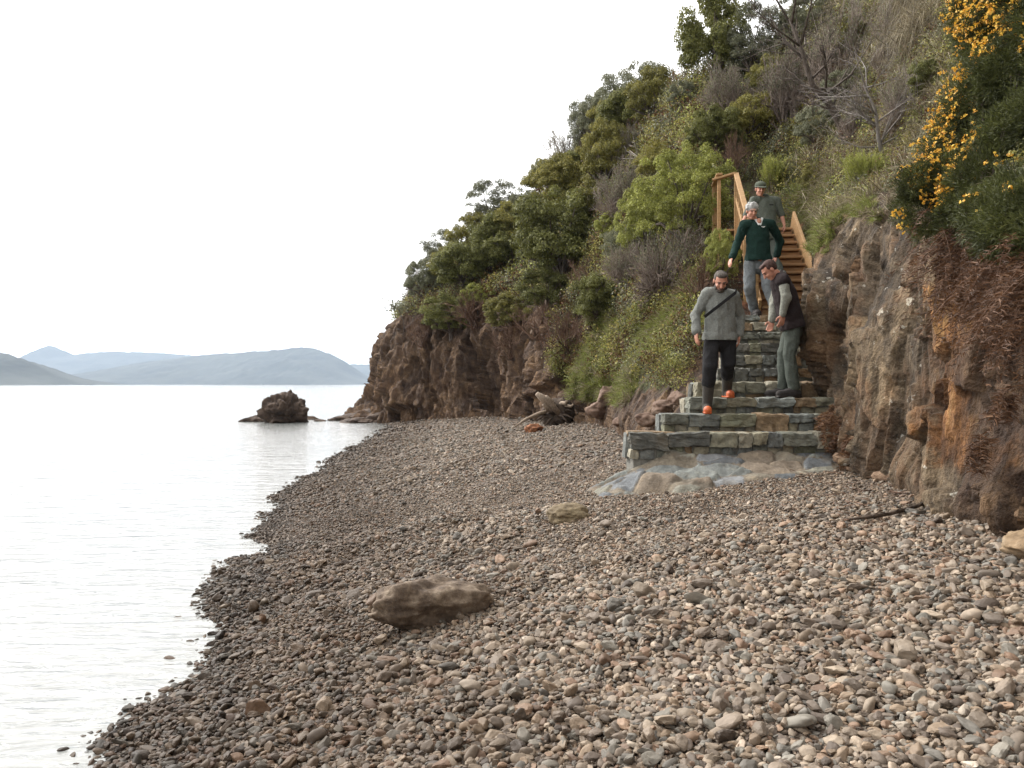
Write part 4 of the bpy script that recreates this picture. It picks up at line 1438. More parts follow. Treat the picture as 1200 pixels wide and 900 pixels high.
def stone_steps():
    o = empty('stone_staircase', (2.5, 8.8, 1.1), 'grey green mortared stone steps climbing from the beach', 'stone steps')
    mort = simple('mortar', (.13, .125, .11), (.24, .23, .2), 25, .95, .01)
    sd_ = 0
    rs = np.random.default_rng(21)
    for k in range(10):
        m = Mesh(); core = Mesh()
        zt = SZ[k]; zb = (SZ[k - 1] if k else 1.1) - .03
        y0 = SYF[k]; y1 = (SYF[k + 1] if k < 9 else 12.75) + .12
        xl, xr = SXL[k], SXR[k]
        core.box(((xl + xr) / 2 + .02, (y0 + y1) / 2 + .03, (zt + zb - .3) / 2 - .012), (xr - xl - .04, y1 - y0 - .03, zt - zb + .3 - .024), bev=.01)
        # front course
        x = xl
        while x < xr - .05:
            w = rs.uniform(.16, .5) if k < 4 else rs.uniform(.14, .36)
            if xr - x - w < .2: w = xr - x
            col = np.array(PALST[rs.integers(len(PALST))]) * rs.uniform(.8, 1.2)
            H = zt - zb
            dep = rs.uniform(.2, .3)
            slope = 0.0
            if rs.random() < .22:
                block(m, (x + w / 2, y0 + dep / 2 + rs.uniform(-.015, .015), zb + H / 2 + rs.uniform(-.006, .006)), (w - .018, dep, H), sd_, col); sd_ += 1
            else:
                hc = H * rs.uniform(.42, .62)
                block(m, (x + w / 2, y0 + dep / 2 - .012, zt - hc / 2 + rs.uniform(-.005, .006)), (w - .012, dep, hc), sd_, col); sd_ += 1
                xx = x
                while xx < x + w - .03:
                    w2 = rs.uniform(.09, .22)
                    if x + w - xx - w2 < .07: w2 = x + w - xx
                    c2 = np.array(PALST[rs.integers(len(PALST))]) * rs.uniform(.7, 1.1)
                    block(m, (xx + w2 / 2, y0 + .12, zb + (H - hc) / 2), (w2 - .012, .2, H - hc - .012), sd_, c2, 4, .4); sd_ += 1
                    xx += w2
            x += w
        # tread paving behind the front course
        x = xl
        while x < xr - .05:
            w = rs.uniform(.25, .6)
            if xr - x - w < .2: w = xr - x
            col = np.array(PALST[rs.integers(len(PALST))]) * rs.uniform(.85, 1.25)
            yy0 = y0 + .27
            if y1 - yy0 > .08:
                block(m, (x + w / 2, (yy0 + y1) / 2, zt - .045), (w - .02, y1 - yy0 - .01, .088), sd_, col, 5, .2, .05); sd_ += 1
            x += w
        # left flank stones
        yy = y0 + .26
        while yy < y1 - .04:
            w = min(rs.uniform(.16, .34), y1 - yy)
            col = np.array(PALST[rs.integers(len(PALST))]) * rs.uniform(.8, 1.1)
            block(m, (xl + .07, yy + w / 2, zb + (zt - zb) / 2 - .004), (.16, w - .014, zt - zb - .01), sd_, col, 4, .3); sd_ += 1
            yy += w
        s = link('step', m.mesh('step'), STONE, o, smooth=False)
        link('mortar', core.mesh('mortar'), mort, s, smooth=False)
    # low apron of flat stones set flush in mortar
    xs = np.arange(.5, 4.0, .016); ys = np.arange(7.75, 8.86, .016)
    X, Y = np.meshgrid(xs, ys)
    p = np.stack([X, Y, 0 * X], -1)
    pw = p + .07 * np.stack([vnoise(p * 3, 301), vnoise(p * 3, 302), 0 * X], -1)
    w1, we, wid = worley(pw * np.array([2.9, 4.6, 1]) + .01, 311)
    fh, _ = facets(pw * np.array([2.9, 4.6, 1]) + .01, 311, .8)
    edge = np.sqrt(((X - 2.3) / 1.7) ** 2 + (np.minimum(Y - 8.75, 0) / .82) ** 2) + .22 * fbm(p * 2.2, 3, 321)
    low = np.interp(Y, [7.8, 8.2, 8.5, 8.8], [.82, .91, 1.01, 1.13])
    gz = beach_z(X, Y)
    fx_ = np.clip((X - 1.0) / .75, 0, 1)
    low = low * fx_ + np.minimum(low, gz + .07) * (1 - fx_)
    top_ = low + .05 * fh * np.clip(we * 9, 0, 1) + .022 * np.clip(we * 7, 0, 1) + .025 * fbm(p * 7, 4, 331)
    gz = beach_z(X, Y)
    Z = np.where(edge < 1, np.maximum(top_, gz + .03), 0) + np.where(edge < 1, 0, gz - .2)
    k = np.clip((1 - edge) / .3, 0, 1); k = k * k * (3 - 2 * k)
    Z = Z * k + (gz - .12) * (1 - k)
    ap = .82 * np.array([(.2, .205, .21), (.25, .21, .155), (.175, .185, .175), (.27, .235, .18), (.15, .158, .165), (.22, .21, .17), (.22, .175, .13), (.195, .205, .19)])
    colr = ap[np.clip((wid * len(ap)).astype(int), 0, len(ap) - 1)] * np.clip(.75 + .5 * _h((wid * 9999).astype(np.int64), 1, 2, 5), 0, 2)[..., None]
    colr = np.where((we < .055 + .03 * vnoise(p * 9, 5))[..., None], np.array([.15, .125, .095]), colr)
    h_, w_ = X.shape
    ii = np.arange(h_ * w_).reshape(h_, w_)
    Q = np.stack([ii[:-1, :-1], ii[:-1, 1:], ii[1:, 1:], ii[1:, :-1]], -1).reshape(-1, 4)
    link('apron', npmesh('apron', np.stack([X, Y, Z], -1).reshape(-1, 3), Q, colr.reshape(-1, 3)), STONE, o)


stone_steps()


# ------------------------------------------------------------------ wooden staircase
WOOD = simple('new_timber', (.27, .15, .065), (.46, .29, .14), 5, .7, .004, (1, 8, 8))
WOODT = simple('tread_timber', (.2, .115, .055), (.36, .21, .1), 5, .75, .004, (1, 8, 8))


def wooden_stairs():
    B = Vector((4.4, 12.62, 3.0)); T = Vector((4.74, 15.0, 4.8))
    o = empty('wooden_staircase', B, 'new orange brown timber staircase with handrail above the stone steps', 'wooden stairs')
    run = (T - B); hor = Vector((run.x, run.y, 0)); L = hor.length; dirh = hor.normalized(); side = Vector((dirh.y, -dirh.x, 0))
    n = 11; W = .98
    rz = math.atan2(dirh.y, dirh.x)
    for k in range(n):
        c = B + dirh * (L * (k + .5) / n) + Vector((0, 0, run.z * (k + 1) / n - run.z / n * .3))
        m = Mesh(); m.box(c, (L / n + .05, W - .1, .04), rz)
        tr = link('tread', m.mesh('tread'), WOODT, o, smooth=False)
        m = Mesh(); m.box(c + dirh * (-L / n / 2 + .03) + Vector((0, 0, -run.z / n / 2 - .022)), (.02, W - .1, run.z / n - .046), rz)
        link('riser', m.mesh('riser'), WOODT, tr, smooth=False)
    for s in (-1, 1):
        m = Mesh()
        m.beam(B + side * s * W / 2 + Vector((0, 0, .08)), T + side * s * W / 2 + Vector((0, 0, .16)), .05, .34)
        link('stringer', m.mesh('stringer'), WOOD, o, smooth=False)
    # landing
    m = Mesh()
    for k in range(7): m.box(T + dirh * (.08 + k * .145) - side * .12, (.138, W + .26, .04), rz)
    link('landing', m.mesh('landing'), WOODT, o, smooth=False)
    # left railing: newel posts, top rail, mid rail and slim balusters
    pl = []
    for f in (0.0, .5, 1.0):
        b = B.lerp(T, f) - side * (W / 2 + .045)
        pl.append(b)
        m = Mesh(); m.box(b + Vector((0, 0, .06)), (.065, .065, 2.02), rz)
        link('post', m.mesh('post'), WOOD, o, smooth=False)
    up = Vector((0, 0, 1.06))
    m = Mesh(); m.beam(pl[0] + up - dirh * .1 - Vector((0, 0, .08)), pl[2] + up, .09, .04)
    link('handrail', m.mesh('handrail'), WOOD, o, smooth=False)
    m = Mesh(); m.beam(pl[0] + up * .55, pl[2] + up * .55, .035, .07)
    link('mid_rail', m.mesh('mid_rail'), WOOD, o, smooth=False)
    for k in range(13):
        if k in (0, 6, 12): continue
        b = pl[0].lerp(pl[2], k / 12)
        m = Mesh(); m.box(b + Vector((0, 0, .55)), (.022, .022, .98), rz, bev=.003)
        link('baluster', m.mesh('baluster'), WOOD, o, smooth=False)
    # landing rail to the left
    e = pl[2] - side * .3 + dirh * .1
    m = Mesh(); m.box(e + Vector((0, 0, -.18)), (.065, .065, 2.5), rz); link('post', m.mesh('post'), WOOD, o, smooth=False)
    m = Mesh(); m.beam(pl[2] + up, e + up - side * .12 - Vector((0, 0, .09)), .12, .04); link('handrail', m.mesh('handrail'), WOOD, o, smooth=False)
    m = Mesh(); f = pl[2] - side * .3 + dirh * .9
    m.box(f + Vector((0, 0, -.18)), (.09, .09, 2.5), rz); link('post', m.mesh('post'), WOOD, o, smooth=False)
    m = Mesh(); m.beam(pl[2] - side * .3 + up, pl[2] - side * .3 + dirh * .95 + up, .12, .04); link('handrail', m.mesh('handrail'), WOOD, o, smooth=False)


wooden_stairs()


# ------------------------------------------------------------------ boulders, driftwood
def rock(name, c, size, seed, label, cat, stops, sub=5, rough=.35, facets=.8, rz=0, freq=1.3, group=None, scale=6, crag=1.0):
    me = rock_mesh(name, sub, seed, rough, (size[0] / 2, size[1] / 2, size[2] / 2), freq, facets)
    V = np.array([v.co[:] for v in me.vertices])
    nn = V / np.linalg.norm(V, axis=1, keepdims=True)
    s = min(size)
    V = V + nn * (s * crag * .09 * ridged(V / s * 3.2 + seed, 4, seed) + s * .03 * fbm(V / s * 11, 3, seed + 3))[:, None]
    me.vertices.foreach_set('co', V.astype(np.float32).ravel())
    m, t, b = newmat(name)
    n = t.noise(scale, 8, .7); n2 = t.noise(scale * 6, 4)
    col = t.ramp(n, stops)
    col = t.mix(.6, col, t.ramp(n2, [(.3, (.65, .65, .65)), (.7, (1.2, 1.2, 1.2))]), 'MULTIPLY')
    t.l(col, b.inputs['Base Color']); b.inputs['Roughness'].default_value = .8
    bump(t, b, t.math('ADD', n, t.math('MULTIPLY', n2, .3)), .05 * s)
    o = link(name, me, m)
    o.location = c
    o.rotation_euler = (0, 0, rz)
    tag(o, label, cat, group)
    return o


BR = [(.32, (.04, .026, .018)), (.5, (.12, .085, .058)), (.66, (.27, .21, .15))]
DK = [(.32, (.025, .017, .013)), (.5, (.075, .05, .036)), (.68, (.15, .105, .075))]
rock('boulder', (-.58, 5.45, .38), (.95, .44, .36), 5, 'large angular brown boulder lying on the shingle', 'boulder', BR, rz=.35)
rock('mossy_lump', (.52, 7.45, .67), (.4, .32, .2), 8, 'low sandy brown mossy lump in the gravel before the steps', 'rock',
     [(.3, (.07, .05, .03)), (.5, (.16, .12, .07)), (.7, (.25, .2, .12))], 5, .3, .3, crag=.8)
rock('ledge_rock', (3.13, 4.62, .93), (.55, .6, .26), 9, 'pale ochre ledge rock at the foot of the wall, right edge', 'rock',
     [(.3, (.1, .065, .035)), (.5, (.22, .15, .085)), (.7, (.32, .25, .17))], 5, .25, .8)
SR = 'rocks in the sea off the headland'
rock('sea_stack', (P(337, 494, 39.7).x, 39.7, .35), (1.95, 1.7, 2.0), 12, 'brown craggy rock standing alone in the sea', 'rock', DK, 6, .95, .7, rz=.9, group=SR, scale=1.6, crag=2.0)
rock('sea_rock', (P(305, 490, 40.5).x, 40.5, .0), (1.9, 1.0, .8), 13, 'low rock against the left foot of the craggy sea rock', 'rock', DK, 5, .4, .6, group=SR, scale=2)
rock('sea_rock', (P(375, 492, 41.0).x, 41.0, -.02), (.75, .5, .28), 14, 'small flat rock awash right of the craggy sea rock', 'rock', DK, 4, .4, .6, group=SR, scale=2)
rock('sea_rock', (P(362, 489, 43.0).x, 43.0, .0), (1.1, .6, .35), 15, 'thin low rock showing just behind the craggy sea rock', 'rock', DK, 4, .4, .6, group=SR, scale=2)
rs_ = np.random.default_rng(3)
TL = ['outermost low rock of the reef trailing off the headland', 'second rock of the reef trailing off the headland', 'third rock of the reef trailing off the headland',
      'broad rock of the reef close under the headland', 'knobbly rock of the reef joining the headland foot', 'low rock in front of the reef at the waterline']
for k, (x, y, d, w, h) in enumerate([(400, 489, 42, 1.3, .4), (414, 488, 42.5, 1.7, .65), (428, 487, 42.5, 1.9, .9), (440, 488, 41.5, 2.3, 1.2), (455, 489, 40.5, 2.6, 1.5), (424, 494, 39.5, 1.8, .45)]):
    rock('reef_rock', (P(x, y, d).x, d, .02), (w, 1.3, h), 20 + k, TL[k], 'rock', DK, 5, .45, .6, group='reef rocks at the headland foot', scale=2)
# loose rocks at the foot of the cliff and the bank
FT = [(760, 492, 11.6, .5, .26, 'squat brown rock at the bank foot left of the steps'), (778, 478, 11.2, .55, .3, 'reddish rock wedged against the left end of the steps'),
      (795, 466, 10.9, .4, .26, 'small rock above the left end of the third step'), (735, 494, 14.5, .7, .3, 'flat brown rock at the bank foot beyond the steps'),
      (700, 480, 18, .9, .5, 'grey rock at the cliff foot right of the driftwood'), (672, 470, 24, 1.5, 1.0, 'dark boulder leaning on the cliff behind the driftwood'),
      (620, 478, 28.5, 1.6, 1.2, 'large grey rock at the cliff foot left of the driftwood'), (715, 465, 17.5, .9, .6, 'brown rock half buried in the grassy bank')]
for k, (x, y, d, w, h, lb) in enumerate(FT):
    p = P(x, y, d)
    w *= .75; h *= .75
    rock('cliff_rock', p, (w, w * .8, h), 40 + k, lb, 'rock', [(.3, (.07, .04, .028)), (.5, (.16, .1, .07)), (.7, (.27, .2, .15))], 4, .4, .7, rz=k, group='loose rocks at the cliff foot', scale=4)

DRY = simple('driftwood', (.17, .12, .085), (.42, .34, .26), 9, .85, .02, (4, 4, 1))
DRYD = simple('dark_root', (.03, .022, .017), (.1, .07, .05), 9, .9, .03)


def driftwood():
    D = 21.5
    o = empty('driftwood_stump', P(652, 494, D), 'uprooted driftwood stump with a dark root ball and splayed pale limbs', 'driftwood')
    V, Fc = ico(4)
    V = V * (1 + .4 * ridged(V * 1.8, 4, 5) - .1)[:, None] * np.array([.4, .34, .4])
    me = npmesh('root_ball', V + np.array(P(654, 485, D)[:]), Fc)
    link('root_ball', me, DRYD, o)
    m = Mesh()
    for k, (a, b_, r) in enumerate([((655, 484), (629, 461), .13), ((650, 480), (640, 464), .09), ((655, 478), (664, 470), .07), ((648, 486), (636, 474), .07), ((655, 480), (672, 474), .05)]):
        p, q = P(a[0], a[1], D - .2), P(b_[0], b_[1], D - .45)
        m.tube([p, p.lerp(q, .4) + Vector((0, 0, .05)), p.lerp(q, .75) + Vector((.03, 0, -.02)), q], [r, r * .9, r * .75, r * .45], 8, .2, seed=k)
    link('limb', m.mesh('limb'), DRY, o)
    m = Mesh()
    rr = np.random.default_rng(4)
    for k in range(16):
        p = P(652, 486, D - .2); d = Vector((rr.normal(0, 1), rr.normal(-.4, .6), rr.normal(0, .6))).normalized()
        m.tube([p, p + d * .35, p + d * rr.uniform(.42, .6) + Vector((0, 0, -.08))], [.04, .03, .01], 5, .2, seed=k)
    link('roots', m.mesh('roots'), DRYD, o)
    m = Mesh()
    a, b_ = P(603, 489, 20.6), P(642, 482, 21.2)
    a.z = float(beach_z(a.x, a.y)) + .08
    m.tube([a, a.lerp(b_, .35) + Vector((0, 0, .07)), a.lerp(b_, .7) + Vector((0, 0, .06)), b_], [.025, .035, .045, .05], 7, .12)
    s = link('driftwood_branch', m.mesh('branch'), DRY)
    tag(s, 'long thin driftwood branch lying left of the stump', 'branch')
    # rusty lump
    D = 18.6
    x = P(626, 515, D).x; z = float(beach_z(x, D))
    V, Fc = ico(4)
    V = V * (1 + .5 * ridged(V * 1.3, 3, 8))[:, None] * np.array([.17, .13, .1])
    me = npmesh('lump', V + np.array([x, D, z + .06]), Fc)
    s = link('rusty_wood_lump', me, simple('rusty_wood', (.07, .028, .014), (.33, .14, .065), 12, .85, .02))
    tag(s, 'small rusty orange broken wood lump alone on the gravel', 'wood lump')
    # dark stick by the wall
    m = Mesh()
    pts = []
    for (px, d) in ((992, 5.9), (1020, 5.95), (1045, 6.05), (1075, 6.25), (1104, 6.5)):
        x = (px - 600) / F * d
        pts.append(Vector((x, d, float(beach_z(x, d)) + .05)))
    m.tube(pts, [.008, .014, .017, .015, .009], 6, .25)
    for k in (1, 2, 3):
        m.tube([pts[k], pts[k] + Vector((.08, .04, .03)), pts[k] + Vector((.17, .03 * k, .02))], [.007, .005, .003], 4)
    s = link('stick', m.mesh('stick'), DRYD)
    tag(s, 'dark crooked stick lying on pebbles near the rock wall', 'stick')
    # weathered planks of bark at the wall foot
    m = Mesh()
    for k, (x, y, d, l, a) in enumerate([(1010, 545, 8.2, .6, .5), (1035, 552, 7.8, .7, .35), (1055, 562, 7.4, .5, .6)]):
        p = P(x, y, d); dr = Vector((math.cos(a) * .6, -.7, -.14 + .1 * k)).normalized()
        m.tube([p - dr * l / 2, p + Vector((0, 0, .03)), p + dr * l / 2], [.05, .075, .03], 6, .35, seed=k)
    s = link('fallen_bark', m.mesh('fallen_bark'), simple('bark_litter', (.09, .05, .03), (.25, .17, .11), 10, .9, .02, (1, 4, 4)))
    tag(s, 'brown fallen bark strips at the foot of the rock wall', 'bark')


driftwood()

# ------------------------------------------------------------------ people
ICOV, ICOF = ico(3)


class Blob:
    """tapered limbs and ellipsoids fused by a voxel remesh into one skin"""
    def __init__(s): s.V, s.F, s.k = [], [], 0

    def cap(s, a, b, ra, rb, wide=None, ratio=1.0, sink=0):
        a, b = np.array(a, float), np.array(b, float)
        ax = b - a; L = np.linalg.norm(ax); ax = ax / L if L > 1e-6 else np.array([0, 0, 1.0])
        d = ICOV
        top = (d @ ax) > 0
        r = np.where(top, rb, ra)[:, None]
        off = d * r
        if wide is not None:
            w = np.array(wide, float); w = w - ax * (w @ ax); w /= np.linalg.norm(w)
            off = off + w * ((off @ w) * (ratio - 1))[:, None]
        V = np.where(top[:, None], b, a) + off
        s.V.append(V); s.F.append(ICOF + s.k); s.k += len(V)

    def ell(s, c, axes, radii):
        A = np.array([np.array(x, float) / np.linalg.norm(x) for x in axes])
        V = np.array(c, float) + (ICOV * np.array(radii)) @ A
        s.V.append(V); s.F.append(ICOF + s.k); s.k += len(V)

    def build(s, name, mat, parent, voxel=.011, smooth=4, wrinkle=0, seed=0):
        me = npmesh(name, np.concatenate(s.V), np.concatenate(s.F))
        o = bpy.data.objects.new(name + '_tmp', me)
        COL.objects.link(o)
        r = o.modifiers.new('r', 'REMESH'); r.mode = 'VOXEL'; r.voxel_size = voxel
        sm = o.modifiers.new('s', 'SMOOTH'); sm.factor = .5; sm.iterations = smooth
        dg = bpy.context.evaluated_depsgraph_get()
        me2 = bpy.data.meshes.new_from_object(o.evaluated_get(dg))
        bpy.data.objects.remove(o)
        if wrinkle:
            n = len(me2.vertices)
            V = np.empty(n * 3, np.float32); me2.vertices.foreach_get('co', V); V = V.reshape(-1, 3)
            N = np.empty(n * 3, np.float32); me2.vertices.foreach_get('normal', N); N = N.reshape(-1, 3)
            V = V + N * (wrinkle * ridged(V * np.array([9, 9, 5]) + seed, 3, seed))[:, None]
            me2.vertices.foreach_set('co', V.astype(np.float32).ravel())
        me2.name = name
        return link(name, me2, mat, parent)


def fabric(name, c, sc=60, spec=.15, var=.25):
    c = np.array(c)
    return simple(name, tuple(c * (1 - var)), tuple(c * (1 + var)), sc, .92, .003, spec=spec)


SKIN = simple('skin', (.42, .19, .125), (.52, .25, .17), 18, .55, .001, spec=.4)
EYE_M = simple('eye_dark', (.02, .015, .012), (.04, .03, .025), 30, .3, 0)
LIP = simple('lip', (.3, .1, .08), (.34, .12, .09), 30, .5, 0)


def person(name, J, label, head, skinmat, cloth):
    """J: joints in world space. head: (centre, forward, up). cloth: dict of garments"""
    foot = (Vector(J['anL']) + Vector(J['anR'])) / 2
    base = Vector((foot.x, foot.y, min(J['anL'].z, J['anR'].z) - .08))
    o = empty(name, base, label, 'person', 'men coming down the steps')
    c, f, u = [Vector(v) for v in head]
    f = f.normalized(); r = f.cross(u).normalized(); u = r.cross(f).normalized()
    H = lambda a, b, d: c + r * a + f * b + u * d
    sh = (J['shL'] + J['shR']) / 2; hp = (J['hiL'] + J['hiR']) / 2
    side = (J['shR'] - J['shL']).normalized()
    hside = (J['hiR'] - J['hiL']).normalized()
    neck = sh + Vector((0, 0, .05)) * 1.0

    B = Blob()
    B.ell(H(0, -.012, .032), (r, f, u), (.074, .093, .083))
    B.ell(H(0, .018, -.022), (r, f, u), (.06, .07, .082))
    B.ell(H(0, .045, -.085), (r, f, u), (.036, .036, .028))
    B.ell(H(0, .066, .033), (r, f, u), (.05, .022, .014))        # brow
    B.cap(H(0, .082, .022), H(0, .104, -.02), .009, .015)        # nose
    for s in (-1, 1):
        B.ell(H(s * .034, .062, -.02), (r, f, u), (.022, .02, .02))  # cheek
        B.ell(H(s * .076, -.012, -.002), (r, f, u), (.01, .02, .032))  # ear
        B.cap(H(s * .012, .078, -.058), H(s * .002, .084, -.057), .008, .01)
    B.cap(H(0, -.02, -.06), neck - Vector((0, 0, .04)), .056, .06)
    B.cap(sh - Vector((0, 0, .12)), sh.lerp(hp, .55), .1, .1, side, 1.4)
    B.cap(sh.lerp(hp, .55), hp, .1, .1, hside, 1.3)
    for q in 'LR':
        B.cap(neck - Vector((0, 0, .03)), J['sh' + q], .05, .05)
        B.cap(J['sh' + q], J['el' + q], .048, .038)
        B.cap(J['el' + q], J['wr' + q], .038, .025)
        B.cap(J['hi' + q], J['kn' + q], .078, .055)
        B.cap(J['kn' + q], J['an' + q], .052, .035)
        toe = Vector(J['to' + q]); an = Vector(J['an' + q]) - Vector((0, 0, .045))
        B.cap(an, toe, .035, .028)
        # hand: palm, four fingers with a knuckle bend, thumb off the side
        w = Vector(J['wr' + q]); hd = Vector(J['hd' + q]).normalized()
        pn = Vector(J['pn' + q]).normalized()                     # direction the palm faces
        pn = (pn - hd * pn.dot(hd)).normalized()
        sd2 = hd.cross(pn).normalized() * (1 if q == 'R' else -1)
        curl = J.get('cu' + q, .5)
        pc = w + hd * .045
        B.ell(pc, (hd, sd2, pn), (.052, .041, .017))
        for k in range(4):
            kb = w + hd * (.085 - .004 * abs(k - 1.2)) + sd2 * (.03 - .02 * k)
            Lf = (.04, .045, .041, .032)[k]
            d1 = (hd + pn * curl * .6 + sd2 * (.06 - .04 * k)).normalized(); d2 = (hd + pn * curl * 2).normalized()
            k1 = kb + d1 * Lf; k2 = k1 + d2 * Lf * .85
            B.cap(w + hd * .05 + sd2 * (.022 - .015 * k), kb, .0105, .0098)
            B.cap(kb, k1, .0096, .009); B.cap(k1, k2, .009, .0078)
        tb = w + hd * .025 + sd2 * .032
        t1 = tb + (hd * .6 + sd2 * .7 + pn * .35).normalized() * .04; t2 = t1 + (hd + sd2 * .15 + pn * .4).normalized() * .032
        B.cap(w + hd * .015 + sd2 * .012, tb, .014, .013); B.cap(tb, t1, .0125, .0108); B.cap(t1, t2, .0105, .009)
    B.build('body', skinmat, o, .0062, 3)
    for s in (-1, 1):
        e = Blob(); e.ell(H(s * .03, .075, .012), (r, f, u), (.013, .009, .006)); e.build('eye', EYE_M, o, .003, 1)
    e = Blob(); e.ell(H(0, .088, -.057), (r, f, u), (.022, .006, .004)); e.build('mouth', LIP, o, .003, 1)

    # hair
    hm_ = cloth['hair']
    hb = Blob()
    if cloth.get('hairstyle') == 'wavy':
        hb.ell(H(0, -.022, .055), (r, f, u), (.09, .098, .085))
        rr = np.random.default_rng(2)
        for k in range(40):
            d = rr.normal(size=3); d /= np.linalg.norm(d)
            if d[2] < -.25 or (d[1] > .55 and d[2] < .5): continue
            hb.ell(H(d[0] * .082, -.022 + d[1] * .088, .055 + d[2] * .078), (r, f, u), (.022, .022, .02))
    else:
        hb.ell(H(0, -.032, .042), (r, f, u), (.078, .088, .077))
        hb.ell(H(0, .022, .094), (r, f, u), (.058, .045, .026))
        hb.ell(H(0, -.055, .004), (r, f, u), (.068, .05, .056))
        for s in (-1, 1): hb.ell(H(s * .066, -.01, .042), (r, f, u), (.012, .036, .03))
    hb.build('hair', hm_, o, .006, 1 if cloth.get('hairstyle') else 2, .006, 3)
    for s in (-1, 1):
        e = Blob(); e.cap(H(s * .016, .086, .034), H(s * .046, .074, .034), .006, .005); e.build('eyebrow', hm_, o, .003, 1)
    if 'beard' in cloth:
        e = Blob(); e.ell(H(0, .058, -.084), (r, f, u), (.045, .036, .03)); e.ell(H(0, .088, -.046), (r, f, u), (.03, .01, .008))
        for s in (-1, 1): e.ell(H(s * .05, .02, -.055), (r, f, u), (.014, .045, .035))
        e.build('beard', cloth['beard'], o, .005, 1, .001)
    if 'cap' in cloth:
        e = Blob(); e.ell(H(0, -.014, .075), (r, f, u), (.092, .106, .062)); e.ell(H(0, -.014, .05), (r, f, u), (.092, .104, .035))
        cp = e.build('cap', cloth['cap'], o, .007, 3)
        e = Blob(); e.ell(H(0, .115, .048), (r, (f - u * .15), u + f * .15), (.07, .07, .009)); e.build('brim', cloth['cap'], cp, .005, 2)
        e = Blob(); e.ell(H(0, -.01, .052), (r, f, u), (.095, .109, .014)); e.build('band', cloth['band'], cp, .006, 2)

    # trousers
    T = Blob()
    T.cap(hp + Vector((0, 0, .07)), hp - Vector((0, 0, .04)), .105, .11, hside, 1.32)
    for q in 'LR':
        T.cap(J['hi' + q], J['kn' + q], .096, .078)
        end = Vector(J['kn' + q]).lerp(Vector(J['an' + q]), cloth.get('cuff', .93))
        T.cap(J['kn' + q], end, .078, .066 if cloth.get('cuff', .93) > .6 else .07)
    T.build('trousers', cloth['trousers'], o, .011, 2, .016, 1)
    # footwear
    for q in 'LR':
        an = Vector(J['an' + q]); toe = Vector(J['to' + q]); fd = (toe - an); fd.z = 0; fd.normalize()
        ground = toe.z - .045
        low = Vector((an.x, an.y, ground + .05)); heel = low - fd * .05
        sw = Vector((-fd.y, fd.x, 0))
        S = Blob()
        S.cap(heel, toe, .05, .046, sw, 1.0)
        S.cap(low + Vector((0, 0, .02)), low.lerp(toe, .5) + Vector((0, 0, .015)), .055, .045)
        top = an.lerp(Vector(J['kn' + q]), cloth.get('boot', .12))
        S.cap(low, top, .056, .06 if cloth.get('boot', .12) < .4 else .072)
        S.cap(low + Vector((0, 0, .01)), an + Vector((0, 0, .01)), .056, .052)
        bt = S.build('boot', cloth['boots'], o, .009, 2)
        so = Mesh()
        mrot = Matrix((fd, sw, Vector((0, 0, 1)))).transposed()
        fl = (toe - heel); ln = Vector((fl.x, fl.y, 0)).length
        so.box((heel + toe) / 2 * 1.0 + Vector((0, 0, ground + .012 - (heel.z + toe.z) / 2)), (ln + .085, .088, .026), rot=mrot, bev=.012)
        link('sole', so.mesh('sole'), cloth.get('sole', EYE_M), bt)
        if 'toecap' in cloth:
            e = Blob(); e.cap(toe - fd * .01, toe + fd * .012, .049, .046, sw, 1.02); e.build('toe_cap', cloth['toecap'], bt, .007, 2)

    # upper garments
    def top(nm, mat, puff=0, sleeves=True, hem=.0, arm=1.0, torso=True, cuffs=.94, collar=None, wr=.015, seed=4):
        G = Blob()
        spine = (hp - sh).normalized()
        if torso:
            chest = sh.lerp(hp, .28)
            G.cap(sh - Vector((0, 0, .045)), chest, .1 + puff, .118 + puff, side, 1.42)
            G.cap(chest, sh.lerp(hp, .72), .118 + puff, .122 + puff, side, 1.34)
            G.cap(sh.lerp(hp, .6), hp + spine * hem, .124 + puff, .124 + puff, hside, 1.36)
            G.cap(hp - hside * .07 + spine * hem, hp + hside * .07 + spine * hem, .122 + puff, .122 + puff)
            for q in 'LR': G.cap(sh + Vector((0, 0, .02)), J['sh' + q], .062 + puff, .066 + puff)
            G.cap(sh, neck + Vector((0, 0, .0)), .08, .068)
        if sleeves:
            for q in 'LR':
                G.cap(J['sh' + q], J['el' + q], .063 * arm + puff * .5, .052 * arm)
                G.cap(J['el' + q], Vector(J['el' + q]).lerp(Vector(J['wr' + q]), cuffs), .056 * arm, .044 * arm)
        ob = G.build(nm, mat, o, .011, 3, wr, seed)
        if torso:
            bm = bmesh.new(); bm.from_mesh(ob.data)
            ho = hp + spine * (hem + .02) - parent_loc(o)
            r_ = bmesh.ops.bisect_plane(bm, geom=bm.verts[:] + bm.edges[:] + bm.faces[:], plane_co=ho, plane_no=spine, clear_outer=True)
            ed = [e for e in r_['geom_cut'] if isinstance(e, bmesh.types.BMEdge)]
            ex = bmesh.ops.extrude_edge_only(bm, edges=ed)
            vs_ = [v for v in ex['geom'] if isinstance(v, bmesh.types.BMVert)]
            cen = sum((v.co for v in vs_), Vector()) / max(len(vs_), 1)
            for v in vs_: v.co = v.co.lerp(cen, .12) - spine * .03
            bm.to_mesh(ob.data); bm.free()
            ob.data.polygons.foreach_set('use_smooth', [True] * len(ob.data.polygons))
        return ob
    for g in cloth['tops']:
        top(**g)
    nk = H(0, -.02, -.075)
